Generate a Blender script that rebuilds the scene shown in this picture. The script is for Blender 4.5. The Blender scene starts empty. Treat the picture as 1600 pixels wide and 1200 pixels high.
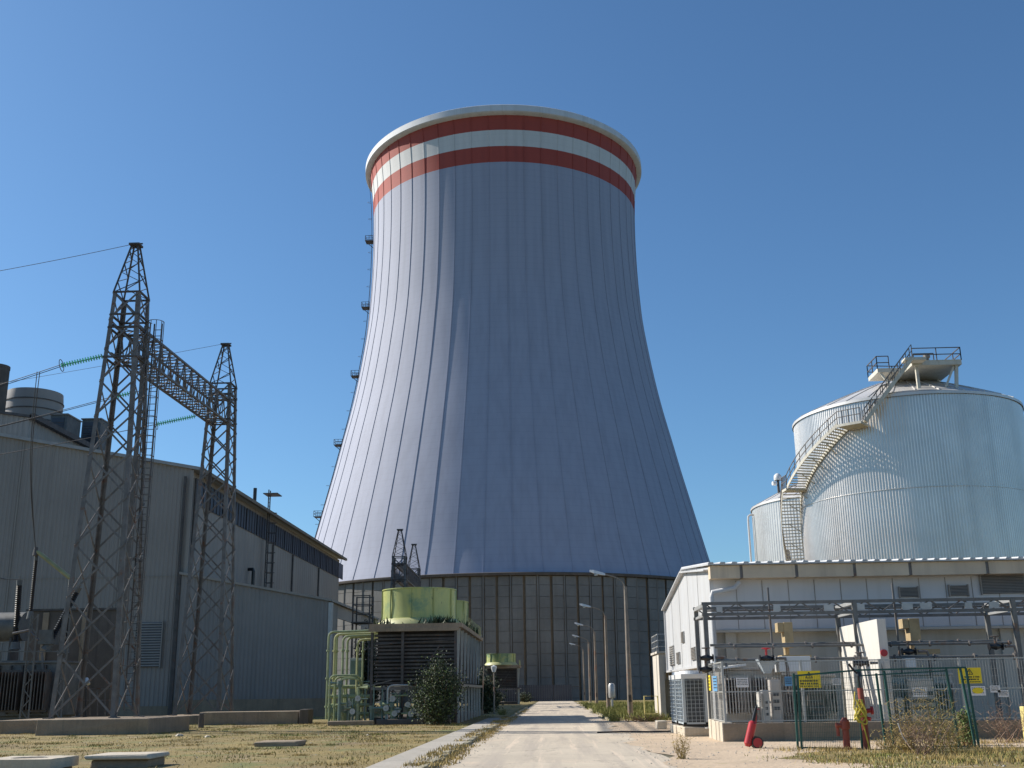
import bpy, math, random
import numpy as np
from mathutils import Vector, Matrix
random.seed(7); rng = np.random.default_rng(7)
R = math.radians
S = bpy.context.scene
COL = S.collection

# ---------------------------------------------------------------- camera
F = 1700.0; EYE = 1.6
tilt = math.atan(480 / F); yaw = R(2.0); roll = R(-.8)
CM = Matrix.Rotation(yaw, 3, 'Z') @ Matrix.Rotation(math.pi / 2 + tilt, 3, 'X') @ Matrix.Rotation(roll, 3, 'Z')
cam = bpy.data.objects.new('camera', bpy.data.cameras.new('camera'))
cam.matrix_world = Matrix.Translation((0, 0, EYE)) @ CM.to_4x4()
cam.data.sensor_width = 36; cam.data.lens = F / 1600 * 36
cam.data.clip_start = .1; cam.data.clip_end = 9000
COL.objects.link(cam); S.camera = cam

# ---------------------------------------------------------------- sky and sun
SUN_EL = R(36); SUN_AZ = R(-72)      # clockwise from +Y
w = bpy.data.worlds.new('World'); S.world = w; w.use_nodes = True
wn = w.node_tree.nodes; bg = wn['Background']
sky = wn.new('ShaderNodeTexSky'); sky.sky_type = 'NISHITA'; sky.sun_disc = False
sky.sun_elevation = SUN_EL; sky.sun_rotation = SUN_AZ
sky.air_density = 1.0; sky.dust_density = .7; sky.ozone_density = 2.0; sky.altitude = 100
tint = wn.new('ShaderNodeMix'); tint.data_type = 'RGBA'; tint.blend_type = 'MULTIPLY'; tint.inputs[0].default_value = 1; tint.inputs[7].default_value = (.62, .9, 1.1, 1)
w.node_tree.links.new(sky.outputs[0], tint.inputs[6]); w.node_tree.links.new(tint.outputs[2], bg.inputs[0]); bg.inputs[1].default_value = .089
sl = bpy.data.lights.new('sun', 'SUN'); sl.energy = 5; sl.angle = R(.5); sl.color = (1, .94, .85)
so = bpy.data.objects.new('sun', sl); COL.objects.link(so)
sd = Vector((math.sin(SUN_AZ) * math.cos(SUN_EL), math.cos(SUN_AZ) * math.cos(SUN_EL), math.sin(SUN_EL)))
so.rotation_euler = sd.to_track_quat('Z', 'Y').to_euler()
S.view_settings.view_transform = 'Standard'; S.view_settings.look = 'None'
S.view_settings.exposure = .42; S.view_settings.gamma = 1

# ---------------------------------------------------------------- survey helpers
def ray(x, y): return CM @ Vector((x - 800, 600 - y, -F))
def at(x, y, Y): d = ray(x, y); return Vector((0, 0, EYE)) + d * (Y / d.y)
def gr(x, y): d = ray(x, y); return Vector((0, 0, EYE)) + d * (-EYE / d.z)

# ---------------------------------------------------------------- materials
MATS = {}
def mat(name, c, rough=.7, metal=0, var=.12, scale=1.5, fine=0, bump=0, bscale=8, streak=0, stc=None, spots=None, tracks=None):
    """colour with cloudy variation, optional vertical streaks and spots of another colour"""
    m = bpy.data.materials.new(name); m.use_nodes = True; MATS[name] = m
    n = m.node_tree.nodes; L = m.node_tree.links; b = n['Principled BSDF']
    b.inputs['Roughness'].default_value = rough; b.inputs['Metallic'].default_value = metal
    tc = n.new('ShaderNodeTexCoord'); geo = n.new('ShaderNodeNewGeometry')
    def noise(sc, det=5, vec=None, rgh=.6):
        t = n.new('ShaderNodeTexNoise'); t.inputs['Scale'].default_value = sc; t.inputs['Detail'].default_value = det
        t.inputs['Roughness'].default_value = rgh; L.new(vec or geo.outputs['Position'], t.inputs['Vector']); return t
    def ramp(src, lo, hi):
        r = n.new('ShaderNodeMapRange'); r.inputs[1].default_value = lo; r.inputs[2].default_value = hi
        r.clamp = True; L.new(src, r.inputs[0]); return r.outputs[0]
    def mix(f, a, bb):
        x = n.new('ShaderNodeMix'); x.data_type = 'RGBA'
        if isinstance(f, float): x.inputs[0].default_value = f
        else: L.new(f, x.inputs[0])
        for s, q in ((6, a), (7, bb)):
            if isinstance(q, tuple): x.inputs[s].default_value = (*q, 1)
            else: L.new(q, x.inputs[s])
        return x.outputs[2]
    lo = tuple(v * (1 - var) for v in c); hi = tuple(min(1, v * (1 + var)) for v in c)
    col = mix(ramp(noise(scale).outputs[0], .32, .68), lo, hi)
    if fine:
        col = mix(ramp(noise(scale * 14, 3).outputs[0], .35, .65), col, mix(fine, col, tuple(v * .45 for v in c)))
    if streak:
        mp = n.new('ShaderNodeMapping'); mp.inputs['Scale'].default_value = (1, 1, .05)
        L.new(geo.outputs['Position'], mp.inputs[0])
        f = ramp(noise(streak, 6, mp.outputs[0], .7).outputs[0], .5, .78)
        col = mix(f, col, stc or tuple(v * .5 for v in c))
    if spots:
        for (sc_, th, cc) in spots:
            col = mix(ramp(noise(sc_, 8, None, .65).outputs[0], th, th + .1), col, cc)
    if tracks:
        for (vec, sc_, th, wd, cc) in tracks:
            mp = n.new('ShaderNodeMapping'); mp.inputs['Scale'].default_value = vec; L.new(geo.outputs['Position'], mp.inputs[0])
            col = mix(ramp(noise(sc_, 7, mp.outputs[0], .6).outputs[0], th, th + wd), col, cc)
        # hairline cracks
        vo = n.new('ShaderNodeTexVoronoi'); vo.feature = 'DISTANCE_TO_EDGE'; vo.inputs['Scale'].default_value = .35
        nn = noise(1.5, 5); mxv = n.new('ShaderNodeVectorMath'); mxv.operation = 'MULTIPLY_ADD'; mxv.inputs[1].default_value = (1.4, 1.4, 1.4)
        L.new(nn.outputs['Color'], mxv.inputs[0]); L.new(geo.outputs['Position'], mxv.inputs[2]); L.new(mxv.outputs[0], vo.inputs['Vector'])
        cr = n.new('ShaderNodeMapRange'); cr.inputs[1].default_value = .004; cr.inputs[2].default_value = .012; cr.inputs[3].default_value = .55; cr.inputs[4].default_value = 0; L.new(vo.outputs['Distance'], cr.inputs[0])
        col = mix(cr.outputs[0], col, tuple(v*.45 for v in c))
    L.new(col, b.inputs['Base Color'])
    if bump:
        bp = n.new('ShaderNodeBump'); bp.inputs['Strength'].default_value = bump; bp.inputs['Distance'].default_value = .05
        L.new(noise(bscale, 6).outputs[0], bp.inputs['Height']); L.new(bp.outputs[0], b.inputs['Normal'])
    m['n'] = 1
    return m
G = lambda v, *a, **k: None
mat('dirt', (.13, .115, .07), .95, var=.2, scale=.25, fine=.3, bump=.8, bscale=6, spots=[(1.1, .6, (.09, .09, .04))])
mat('lawn', (.27, .2, .07), .95, var=.28, scale=.35, fine=.5, bump=1, bscale=12, spots=[(.5, .52, (.16, .16, .05)), (.9, .56, (.33, .25, .15)), (.22, .56, (.2, .14, .07))])
mat('road', (.52, .44, .335), .9, var=.09, scale=.3, fine=.12, bump=.3, bscale=10, spots=[(.35, .56, (.57, .46, .34)), (1.2, .66, (.42, .36, .27))], tracks=[((1, .045, 1), 1.6, .48, .12, (.42, .355, .28)), ((1, .03, 1), 3.1, .56, .08, (.6, .49, .37)), ((.5, .5, 1), 1.3, .64, .06, (.33, .28, .22))])
mat('sand', (.55, .42, .29), .95, var=.14, scale=.5, fine=.25, bump=.8, bscale=7, spots=[(.8, .6, (.42, .34, .2))])
mat('paving', (.4, .36, .3), .9, var=.12, scale=.7, fine=.2, bump=.4, spots=[(.9, .6, (.28, .24, .16))])
mat('kerb', (.34, .3, .2), .9, var=.2, scale=2, fine=.3, bump=.6)
mat('concrete', (.3, .23, .16), .9, var=.16, scale=1.2, fine=.2, bump=.5, streak=3, stc=(.17, .14, .1))
mat('concrete_pale', (.53, .46, .36), .85, var=.1, scale=1.5, fine=.15, bump=.3, streak=3, stc=(.36, .31, .24))
mat('concrete_dark', (.12, .1, .085), .9, var=.2, scale=.8, fine=.2, streak=2, stc=(.06, .05, .045))
mat('clad_grey', (.27, .24, .215), .55, var=.08, scale=.2, streak=1.2, stc=(.22, .195, .175), spots=[(.35, .6, (.225, .2, .175))])
mat('clad_mid', (.28, .25, .22), .6, var=.1, scale=.3, streak=1.0, stc=(.24, .22, .2))
mat('clad_white', (.5, .5, .5), .45, var=.04, scale=.6, streak=2.5, stc=(.62, .64, .67))
mat('wall_front', (.57, .56, .56), .5, var=.05, scale=.4, streak=1.3, stc=(.5, .485, .475))
mat('wall_beige', (.46, .43, .375), .7, var=.08, scale=.8, streak=2, stc=(.38, .34, .28))
mat('plaster', (.56, .51, .44), .8, var=.07, scale=1, streak=3, stc=(.5, .46, .38))
mat('fascia', (.62, .5, .36), .6, var=.1, scale=1, streak=2, stc=(.46, .37, .27))
mat('band_dark', (.045, .045, .06), .3, var=.2, scale=1)
mat('glass_dark', (.03, .035, .045), .15, var=.2, scale=1)
mat('steel_dark', (.085, .075, .07), .6, .3, var=.3, scale=2, spots=[(3, .58, (.14, .07, .04))])
mat('steel_galv', (.15, .135, .125), .5, .2, var=.3, scale=2, spots=[(2.2, .57, (.17, .085, .05))])
mat('steel_light', (.42, .42, .41), .45, .4, var=.12, scale=2)
mat('steel_cream', (.55, .52, .44), .6, var=.1, scale=2, streak=5, stc=(.4, .34, .26))
mat('tank_steel', (.5, .46, .42), .5, .3, var=.15, scale=1, streak=1.4, stc=(.36, .33, .3))
mat('silver', (.63, .585, .54), .36, .8, var=.1, scale=.2, streak=.8, stc=(.5, .47, .44), bump=.35, bscale=1.1)
mat('silver_roof', (.62, .6, .58), .5, .5, var=.1, scale=.3)
mat('black', (.012, .012, .014), .35, var=.2)
mat('wire', (.06, .06, .07), .5, .4, var=.1)
mat('ins_green', (.12, .5, .36), .25, var=.1)
mat('grille', (.05, .06, .07), .5, var=.2, scale=6)
mat('ac_grey', (.42, .47, .5), .5, var=.06, scale=2)
mat('white', (.58, .55, .5), .6, var=.04, scale=1, streak=3, stc=(.7, .66, .6))
mat('lamp_white', (.66, .66, .65), .35, var=.03)
mat('pole', (.24, .2, .16), .8, var=.2, scale=2, spots=[(1.2, .56, (.27, .15, .1))])
mat('lime', (.4, .42, .15), .45, var=.12, scale=.8, streak=1.6, stc=(.2, .3, .13), spots=[(.6, .52, (.17, .27, .15)), (2.5, .62, (.13, .17, .08))])
mat('lime_yellow', (.42, .41, .19), .5, var=.12, scale=1.5, streak=2.5, stc=(.35, .36, .08))
mat('pipe_green', (.28, .32, .17), .5, var=.2, scale=3, spots=[(2, .55, (.2, .22, .15)), (5, .62, (.2, .12, .07))])
mat('pipe_teal', (.14, .2, .17), .5, var=.2, scale=3)
mat('dark_fill', (.03, .026, .024), .9, var=.4, scale=2)
mat('rib_grey', (.42, .45, .43), .7, var=.12, scale=2, streak=4, stc=(.15, .15, .14))
mat('red', (.4, .025, .03), .4, var=.15, scale=4)
mat('rust_red', (.28, .06, .035), .6, var=.25, scale=5)
mat('hose', (.55, .45, .06), .6, var=.2, scale=6)
mat('sign_yellow', (.8, .6, .02), .5, var=.05)
mat('sign_white', (.72, .7, .68), .5, var=.05)
mat('sign_blue', (.12, .3, .5), .5, var=.05)
mat('ink', (.03, .03, .03), .6, var=.1)
mat('gate_green', (.02, .085, .07), .45, .2, var=.2, scale=3)
mat('mesh_grey', (.4, .4, .38), .5, .4, var=.1)
mat('duct', (.42, .32, .18), .6, var=.15, scale=3)
mat('rack_grey', (.15, .148, .14), .6, .2, var=.25, scale=2, spots=[(2.2, .6, (.16, .09, .05))])
mat('yard_grey', (.13, .13, .125), .6, .2, var=.25, scale=2, streak=3, stc=(.07, .07, .065))
mat('bar_olive', (.27, .27, .14), .5, var=.15)
mat('rim_paint', (.62, .62, .63), .7, var=.06, scale=.3, streak=.8, stc=(.5, .49, .48))
mat('annex_grey', (.235, .215, .2), .6, var=.08, scale=.3, streak=1.2, stc=(.19, .175, .16))
mat('gutter', (.2, .17, .13), .7, var=.2, scale=1, streak=1, stc=(.12, .1, .08))
mat('yellow_paint', (.62, .52, .2), .6, var=.15, scale=3)
mat('leaf', (.035, .05, .02), .7, var=.4, scale=3)
mat('leaf_bright', (.13, .18, .05), .7, var=.35, scale=3)
mat('straw', (.36, .26, .09), .85, var=.3, scale=2)
mat('straw_green', (.2, .2, .05), .85, var=.35, scale=1)
mat('twig', (.22, .14, .08), .9, var=.3, scale=3)
mat('twig_pink', (.3, .2, .14), .9, var=.3, scale=3)
mat('tower_ring', (.215, .205, .19), .9, var=.22, scale=.12, fine=.15, streak=.5, stc=(.15, .14, .125))
mat('roof_grey', (.3, .3, .3), .6, var=.1)

def band_material(name, tones, edges, streak_c, rough=.75):
    """paint bands by height; tones[i] below edges[i]"""
    m = bpy.data.materials.new(name); m.use_nodes = True; MATS[name] = m
    n = m.node_tree.nodes; L = m.node_tree.links; b = n['Principled BSDF']; b.inputs['Roughness'].default_value = rough
    geo = n.new('ShaderNodeNewGeometry'); sp = n.new('ShaderNodeSeparateXYZ'); L.new(geo.outputs['Position'], sp.inputs[0])
    nz = n.new('ShaderNodeTexNoise'); nz.inputs['Scale'].default_value = .9
    mp = n.new('ShaderNodeMapping'); mp.inputs['Scale'].default_value = (1, 1, .035)
    L.new(geo.outputs['Position'], mp.inputs[0]); L.new(mp.outputs[0], nz.inputs['Vector']); nz.inputs['Detail'].default_value = 7
    cur = None
    for i, t in enumerate(tones):
        if cur is None: cur = tuple(t); continue
        g = n.new('ShaderNodeMath'); g.operation = 'GREATER_THAN'; g.inputs[1].default_value = edges[i - 1]; L.new(sp.outputs[2], g.inputs[0])
        x = n.new('ShaderNodeMix'); x.data_type = 'RGBA'; L.new(g.outputs[0], x.inputs[0])
        if isinstance(cur, tuple): x.inputs[6].default_value = (*cur, 1)
        else: L.new(cur, x.inputs[6])
        x.inputs[7].default_value = (*t, 1); cur = x.outputs[2]
    r = n.new('ShaderNodeMapRange'); r.inputs[1].default_value = .42; r.inputs[2].default_value = .75; r.inputs[3].default_value = 1; r.inputs[4].default_value = streak_c
    L.new(nz.outputs[0], r.inputs[0])
    # faint horizontal casting lifts
    wv = n.new('ShaderNodeMath'); wv.operation = 'FRACT'; dv = n.new('ShaderNodeMath'); dv.operation = 'DIVIDE'; dv.inputs[1].default_value = 1.25
    L.new(sp.outputs[2], dv.inputs[0]); L.new(dv.outputs[0], wv.inputs[0])
    lt = n.new('ShaderNodeMath'); lt.operation = 'LESS_THAN'; lt.inputs[1].default_value = .1; L.new(wv.outputs[0], lt.inputs[0])
    sc = n.new('ShaderNodeMath'); sc.operation = 'MULTIPLY_ADD'; sc.inputs[1].default_value = -.05; sc.inputs[2].default_value = 1; L.new(lt.outputs[0], sc.inputs[0])
    mu = n.new('ShaderNodeMath'); mu.operation = 'MULTIPLY'; L.new(r.outputs[0], mu.inputs[0]); L.new(sc.outputs[0], mu.inputs[1])
    vm = n.new('ShaderNodeVectorMath'); vm.operation = 'SCALE'; L.new(cur, vm.inputs[0]); L.new(mu.outputs[0], vm.inputs['Scale'])
    L.new(vm.outputs[0], b.inputs['Base Color'])
    return m

# ---------------------------------------------------------------- mesh collector
class MB:
    def __init__(s): s.v = []; s.f = []
    def quadbox(s, c):                                   # 8 corners: 4 bottom ccw, 4 top ccw
        i = len(s.v); s.v += [tuple(p) for p in c]
        s.f += [(i+3, i+2, i+1, i), (i+4, i+5, i+6, i+7)] + [(i+k, i+(k+1) % 4, i+4+(k+1) % 4, i+4+k) for k in range(4)]
        return s
    def box(s, x0, y0, z0, x1, y1, z1):
        x0, x1 = min(x0, x1), max(x0, x1); y0, y1 = min(y0, y1), max(y0, y1); z0, z1 = min(z0, z1), max(z0, z1)
        return s.quadbox([(x0, y0, z0), (x1, y0, z0), (x1, y1, z0), (x0, y1, z0), (x0, y0, z1), (x1, y0, z1), (x1, y1, z1), (x0, y1, z1)])
    def bar(s, p, q, a, b=None, up=(0, 0, 1)):
        p = Vector(p); q = Vector(q); b = b or a; d = (q - p)
        if d.length < 1e-6: return s
        d.normalize(); u = Vector(up)
        if abs(d.dot(u)) > .95: u = Vector((0, 1, 0))
        x = d.cross(u).normalized() * a / 2; y = x.normalized().cross(d).normalized() * b / 2
        return s.quadbox([p-x-y, p+x-y, p+x+y, p-x+y, q-x-y, q+x-y, q+x+y, q-x+y])
    def cone(s, p, q, r0, r1=None, n=10, cap=True):
        p = Vector(p); q = Vector(q); r1 = r0 if r1 is None else r1
        d = (q - p).normalized(); u = Vector((0, 0, 1)) if abs(d.z) < .9 else Vector((1, 0, 0))
        x = d.cross(u).normalized(); y = d.cross(x)
        i = len(s.v)
        for c, r in ((p, r0), (q, r1)):
            for k in range(n):
                a = 2*math.pi*k/n; s.v.append(tuple(c + x*r*math.cos(a) + y*r*math.sin(a)))
        s.f += [(i+(k+1) % n, i+k, i+n+k, i+n+(k+1) % n) for k in range(n)]
        if cap: s.f += [tuple(i+k for k in range(n)), tuple(i+n+k for k in reversed(range(n)))]
        return s
    def tube(s, pts, r, n=8):
        pts = [Vector(p) for p in pts]; rings = []
        for k, p in enumerate(pts):
            d = (pts[min(k+1, len(pts)-1)] - pts[max(k-1, 0)]).normalized()
            u = Vector((0, 0, 1)) if abs(d.z) < .9 else Vector((0, 1, 0))
            if k and abs(px_.dot(d)) < .9: x = (px_ - d * px_.dot(d)).normalized()
            else: x = d.cross(u).normalized()
            px_ = x; y = d.cross(x); i = len(s.v); rings.append(i)
            s.v += [tuple(p + x*r*math.cos(2*math.pi*j/n) + y*r*math.sin(2*math.pi*j/n)) for j in range(n)]
        for a, b in zip(rings, rings[1:]): s.f += [(a+(j+1) % n, a+j, b+j, b+(j+1) % n) for j in range(n)]
        s.f += [tuple(rings[0]+j for j in range(n)), tuple(rings[-1]+j for j in reversed(range(n)))]
        return s
    def lathe(s, cx, cy, prof, n=32, rf=None, a0=0, a1=2*math.pi):
        full = abs(a1-a0-2*math.pi) < 1e-6; m = n if full else n+1; i = len(s.v)
        for (r, z) in prof:
            for k in range(m):
                a = a0+(a1-a0)*k/n; q = r + (rf(k) if rf and r > .5 else 0)
                s.v.append((cx+q*math.cos(a), cy+q*math.sin(a), z))
        for j in range(len(prof)-1):
            for k in range(n):
                k2 = (k+1) % m; s.f.append((i+j*m+k, i+j*m+k2, i+(j+1)*m+k2, i+(j+1)*m+k))
        return s
    def quad(s, *p): i = len(s.v); s.v += [tuple(q) for q in p]; s.f.append(tuple(range(i, i+len(p)))); return s
    def corr(s, p, q, z0, ztop, pitch=.3, depth=.05, back=None):
        """corrugated sheet from p to q (xy); ztop(t) gives the height; outward is to the right of p->q"""
        p = Vector((*p, 0)); q = Vector((*q, 0)); d = q-p; ln = d.length; d.normalize(); o = Vector((d.y, -d.x, 0))
        n = max(2, int(ln/pitch)); i = len(s.v); c = 0
        for k in range(n):
            for (u, e) in ((0, 0), (.35, 0), (.5, 1), (.85, 1)):
                t = min(1, (k+u)/n); a = p + d*ln*t + o*e*depth
                s.v += [(a.x, a.y, z0(t) if callable(z0) else z0), (a.x, a.y, ztop(t))]; c += 1
        a = q; s.v += [(a.x, a.y, z0(1) if callable(z0) else z0), (a.x, a.y, ztop(1))]; c += 1
        s.f += [(i+2*k, i+2*k+2, i+2*k+3, i+2*k+1) for k in range(c-1)]
        return s
    def build(s, name, m, parent=None, origin=None, smooth=False, bevel=0):
        o0 = Vector(origin) if origin is not None else (worldloc(parent) if parent else Vector((0, 0, 0)))
        me = bpy.data.meshes.new(name); me.from_pydata([(a-o0.x, b-o0.y, c-o0.z) for a, b, c in s.v], [], s.f); me.update()
        me.materials.append(MATS[m] if isinstance(m, str) else m)
        if smooth:
            me.polygons.foreach_set('use_smooth', [True]*len(me.polygons)); me.set_sharp_from_angle(angle=R(38))
        o = bpy.data.objects.new(name, me); COL.objects.link(o)
        if parent: o.parent = parent; o.location = o0 - worldloc(parent)
        else: o.location = o0
        if bevel:
            b = o.modifiers.new('bevel', 'BEVEL'); b.width = bevel; b.segments = 2; b.limit_method = 'ANGLE'
        return o
def build_each(mb, name, mt, parent, **kw):
    """one object for each connected piece of the collector"""
    n = len(mb.v); root = list(range(n))
    def find(a):
        while root[a] != a: root[a] = root[root[a]]; a = root[a]
        return a
    for f in mb.f:
        r0 = find(f[0])
        for k in f[1:]: root[find(k)] = r0
    grp = {}
    for f in mb.f: grp.setdefault(find(f[0]), []).append(f)
    for fs in grp.values():
        m = MB(); idx = {}
        for f in fs:
            for k in f:
                if k not in idx: idx[k] = len(m.v); m.v.append(mb.v[k])
            m.f.append(tuple(idx[k] for k in f))
        m.build(name, mt, parent, **kw)
def worldloc(o):
    v = Vector(o.location)
    while o.parent: o = o.parent; v += o.location
    return v
def thing(name, label, cat, loc, group=None):
    o = bpy.data.objects.new(name, None); COL.objects.link(o); o.location = loc; o.empty_display_size = .5
    return tag(o, label, cat, group)
def tag(o, label, cat, group=None):
    o['label'] = label; o['category'] = cat
    if group: o['group'] = group
    return o
def struct(o): o['kind'] = 'structure'; return o
def copy_tree(o, parent=None):
    c = o.copy(); COL.objects.link(c)
    if parent: c.parent = parent
    for ch in [x for x in list(COL.objects) if x.parent == o]: copy_tree(ch, c)
    return c

# ================================================================ GROUND
m = MB(); n = 40
m.quad((-3000, -200, 0), (3000, -200, 0), (3000, 5000, 0), (-3000, 5000, 0))
struct(m.build('ground', 'dirt'))
def strip(name, mt, left, right, ys, z):
    m = MB(); i0 = 0
    for y in ys: m.v += [(left(y), y, z), (right(y), y, z)]
    for k in range(len(ys)-1): m.f.append((2*k, 2*k+1, 2*k+3, 2*k+2))
    return struct(m.build(name, mt))
ys = [-10 + .8*k for k in range(240)]
wob = lambda y, a, s: a*(math.sin(y*s)+.6*math.sin(y*s*2.7+1)+.4*math.sin(y*s*6.1+2))
strip('lawn', 'lawn', lambda y: -48, lambda y: -4.05 + wob(y, .06, 1.3), [-10+.8*k for k in range(100)], .02)
strip('lawn', 'lawn', lambda y: -48, lambda y: -3.0 + wob(y, .25, .4), [69.2+.8*k for k in range(140)], .024)
strip('road', 'road', lambda y: -2.72, lambda y: 2.7 + wob(y, .16, .35), [y for y in ys if y < 182], .012)
strip('sandy_ground', 'sand', lambda y: 2.45 + wob(y, .25, .5), lambda y: 32, [-10+.8*k for k in range(92)], .016)
strip('grassy_ground', 'lawn', lambda y: 2.9 + wob(y, .3, .3)+max(0, (78-y)*.12), lambda y: 60, [60+.8*k for k in range(160)], .02)
strip('grassy_ground', 'lawn', lambda y: 5.5 + wob(y, .3, 1.1)+abs(y-27)*.35, lambda y: 30, [16+.6*k for k in range(25)], .021)
strip('pavement', 'paving', lambda y: -4.05 - .0*y, lambda y: -2.86, [y for y in ys if y < 68], .09)
# kerb: eroded stones
m = MB(); y = -8
while y < 110:
    l = 1.0; dz = random.uniform(-.05, .03); dx = random.uniform(-.03, .03)
    m.box(-2.9+dx, y+.015, 0, -2.74+dx, y+l-.015, .12+dz); y += l
struct(m.build('kerb', 'kerb', bevel=.015))
m = MB(); y = 60
while y < 150:
    m.box(2.8, y+.01, 0, 2.95, y+1.2, .1+random.uniform(-.03, .02)); y += 1.25
struct(m.build('kerb', 'kerb'))

def blades(name, mt, pts, hmin, hmax, wid, lean=.5):
    """pts: Nx3 base points; one thin triangle each"""
    N = len(pts); a = rng.uniform(0, 2*np.pi, N); h = rng.uniform(hmin, hmax, N); b = rng.uniform(0, 2*np.pi, N); ln = rng.uniform(0, lean, N)*h
    dx = np.cos(a)*wid; dy = np.sin(a)*wid
    V = np.empty((N, 3, 3)); V[:, 0] = pts; V[:, 0, 0] -= dx; V[:, 0, 1] -= dy; V[:, 1] = pts; V[:, 1, 0] += dx; V[:, 1, 1] += dy
    V[:, 2] = pts; V[:, 2, 0] += np.cos(b)*ln; V[:, 2, 1] += np.sin(b)*ln; V[:, 2, 2] += h
    me = bpy.data.meshes.new(name); me.vertices.add(3*N); me.vertices.foreach_set('co', V.ravel())
    me.loops.add(3*N); me.loops.foreach_set('vertex_index', np.arange(3*N, dtype=np.int32))
    me.polygons.add(N); me.polygons.foreach_set('loop_start', np.arange(0, 3*N, 3, dtype=np.int32)); me.update(); me.validate()
    me.materials.append(MATS[mt]); o = bpy.data.objects.new(name, me); COL.objects.link(o); return o
def scatter(n, x0, x1, y0, y1, clump=0, z=.02, near=1.6):
    if clump:
        cx = rng.uniform(x0, x1, clump); t = rng.uniform(0, 1, clump)**near; cy = y0+(y1-y0)*t
        k = rng.integers(0, clump, n); s = rng.uniform(.1, .6, clump)[k]
        x = cx[k]+rng.normal(0, 1, n)*s; y = cy[k]+rng.normal(0, 1, n)*s
    else: x = rng.uniform(x0, x1, n); y = y0+(y1-y0)*rng.uniform(0, 1, n)**near
    return np.stack([x, y, np.full(n, z)], 1)
def keep(p, f): return p[np.array([f(q) for q in p])]
def stuff(o): o['kind'] = 'stuff'; return o
p = np.vstack([scatter(9000, -34, -4.2, 22, 66), scatter(30000, -34, -4.2, 22, 66, 260)])
p = p[p[:, 0] < -4.15]
stuff(tag(blades('dry_grass', 'straw', p, .02, .075, .012, .9), 'dry yellow grass over the lawn left of the pavement', 'grass'))
p = np.vstack([scatter(9000, -34, -4.3, 22, 68, 160, near=.8), scatter(6000, -30, -3.3, 69, 120, 120)])
p = p[p[:, 0] < -4.1]
stuff(tag(blades('green_grass', 'straw_green', p, .03, .11, .014, .8), 'greener grass patches scattered over the left lawn', 'grass'))
p = np.vstack([scatter(4500, -2.78, -2.55, 22, 100, 90), scatter(3500, -3.1, -2.86, 22, 70, 60, z=.09)])
p = p[(p[:, 0] > -3.3) & (p[:, 0] < -2.3)]
stuff(tag(blades('kerb_grass', 'straw', p, .03, .11, .014, .9), 'dry grass growing along the left kerb', 'grass'))
p = np.vstack([scatter(14000, 3.0, 16, 68, 140, 260, near=1), scatter(5000, 2.6, 6, 60, 120, 60, near=1)])
p = p[(p[:, 0] > 2.7)]
stuff(tag(blades('verge_grass', 'straw_green', p, .1, .45, .03, .6), 'tall yellow green grass on the verge right of the lamp posts', 'grass'))
p = np.vstack([scatter(5000, 6, 14, 24, 30.5, 60, near=1), scatter(1500, 9, 15, 31, 34.5, 30, near=1)])
stuff(tag(blades('near_grass', 'straw', p, .03, .15, .01, .9), 'dry grass around the foot of the green gate', 'grass'))
p = scatter(3500, 5, 14, 23, 27.5, 45, near=1)
stuff(tag(blades('near_green_grass', 'straw_green', p, .03, .1, .012, .9), 'green grass at the lower right edge of the sand', 'grass'))
# gravel and litter
m = MB()
for k in range(1500):
    if k < 850: x = random.uniform(2.2, 9); y = random.uniform(23, 60)
    elif k < 1150: x = random.uniform(-20, -4.5); y = random.uniform(23, 50)
    else: x = random.choice((random.gauss(-2.4, .25), random.gauss(2.6, .5))); y = random.uniform(23, 70)
    r = random.uniform(.008, .03)*(2 if random.random() < .04 else 1); q = [random.uniform(.6, 1.2) for _ in range(6)]
    i = len(m.v); m.v += [(x-r*q[0], y, .02), (x, y-r*q[1], .02), (x+r*q[2], y, .02), (x, y+r*q[3], .02), (x+r*.2, y, .02+r*q[4])]
    m.f += [(i, i+1, i+4), (i+1, i+2, i+4), (i+2, i+3, i+4), (i+3, i, i+4)]
stuff(tag(m.build('gravel', 'paving'), 'small stones strewn over sand, road edge and lawn', 'gravel'))

# ================================================================ COOLING TOWER
TX, TY = -9.1, 225.0
prof = [(20.6, 42.3), (25, 40.9), (31, 39.35), (37, 37.85), (44, 36.1), (50, 34.7), (57, 33.05), (63, 31.85), (69, 30.85), (77, 29.75), (86, 29.15), (93, 28.95), (99, 28.95), (105, 29.15), (109, 29.5), (112.8, 29.95)]
Z4, Z3, Z2, Z1 = 112.7, 109.7, 106.3, 102.9
red = (.36, .06, .04); wht = (.6, .59, .57); shl = (.33, .345, .425)
band_material('tower_paint', [shl, red, wht, red], [Z1, Z2, Z3], .88)
tw = thing('cooling_tower', 'huge hyperboloid concrete cooling tower with red and white bands at its top', 'cooling tower', (TX, TY, 0))
def smoothprof(pr, k=4):
    zs = [a for a, b in pr]; out = []
    for i in range(len(pr)-1):
        p0 = pr[max(i-1, 0)]; p1 = pr[i]; p2 = pr[i+1]; p3 = pr[min(i+2, len(pr)-1)]
        for j in range(k):
            t = j/k; f = lambda a, b, c, d: .5*((2*b)+(-a+c)*t+(2*a-5*b+4*c-d)*t*t+(-a+3*b-3*c+d)*t**3)
            out.append((f(p0[1], p1[1], p2[1], p3[1]), f(p0[0], p1[0], p2[0], p3[0])))
    out.append((pr[-1][1], pr[-1][0])); return out
sp = smoothprof(prof)
m = MB(); m.lathe(TX, TY, sp, 288)
m.lathe(TX, TY, [(r-.9, z) for r, z in reversed(sp)], 144)
NR = 52
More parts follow.
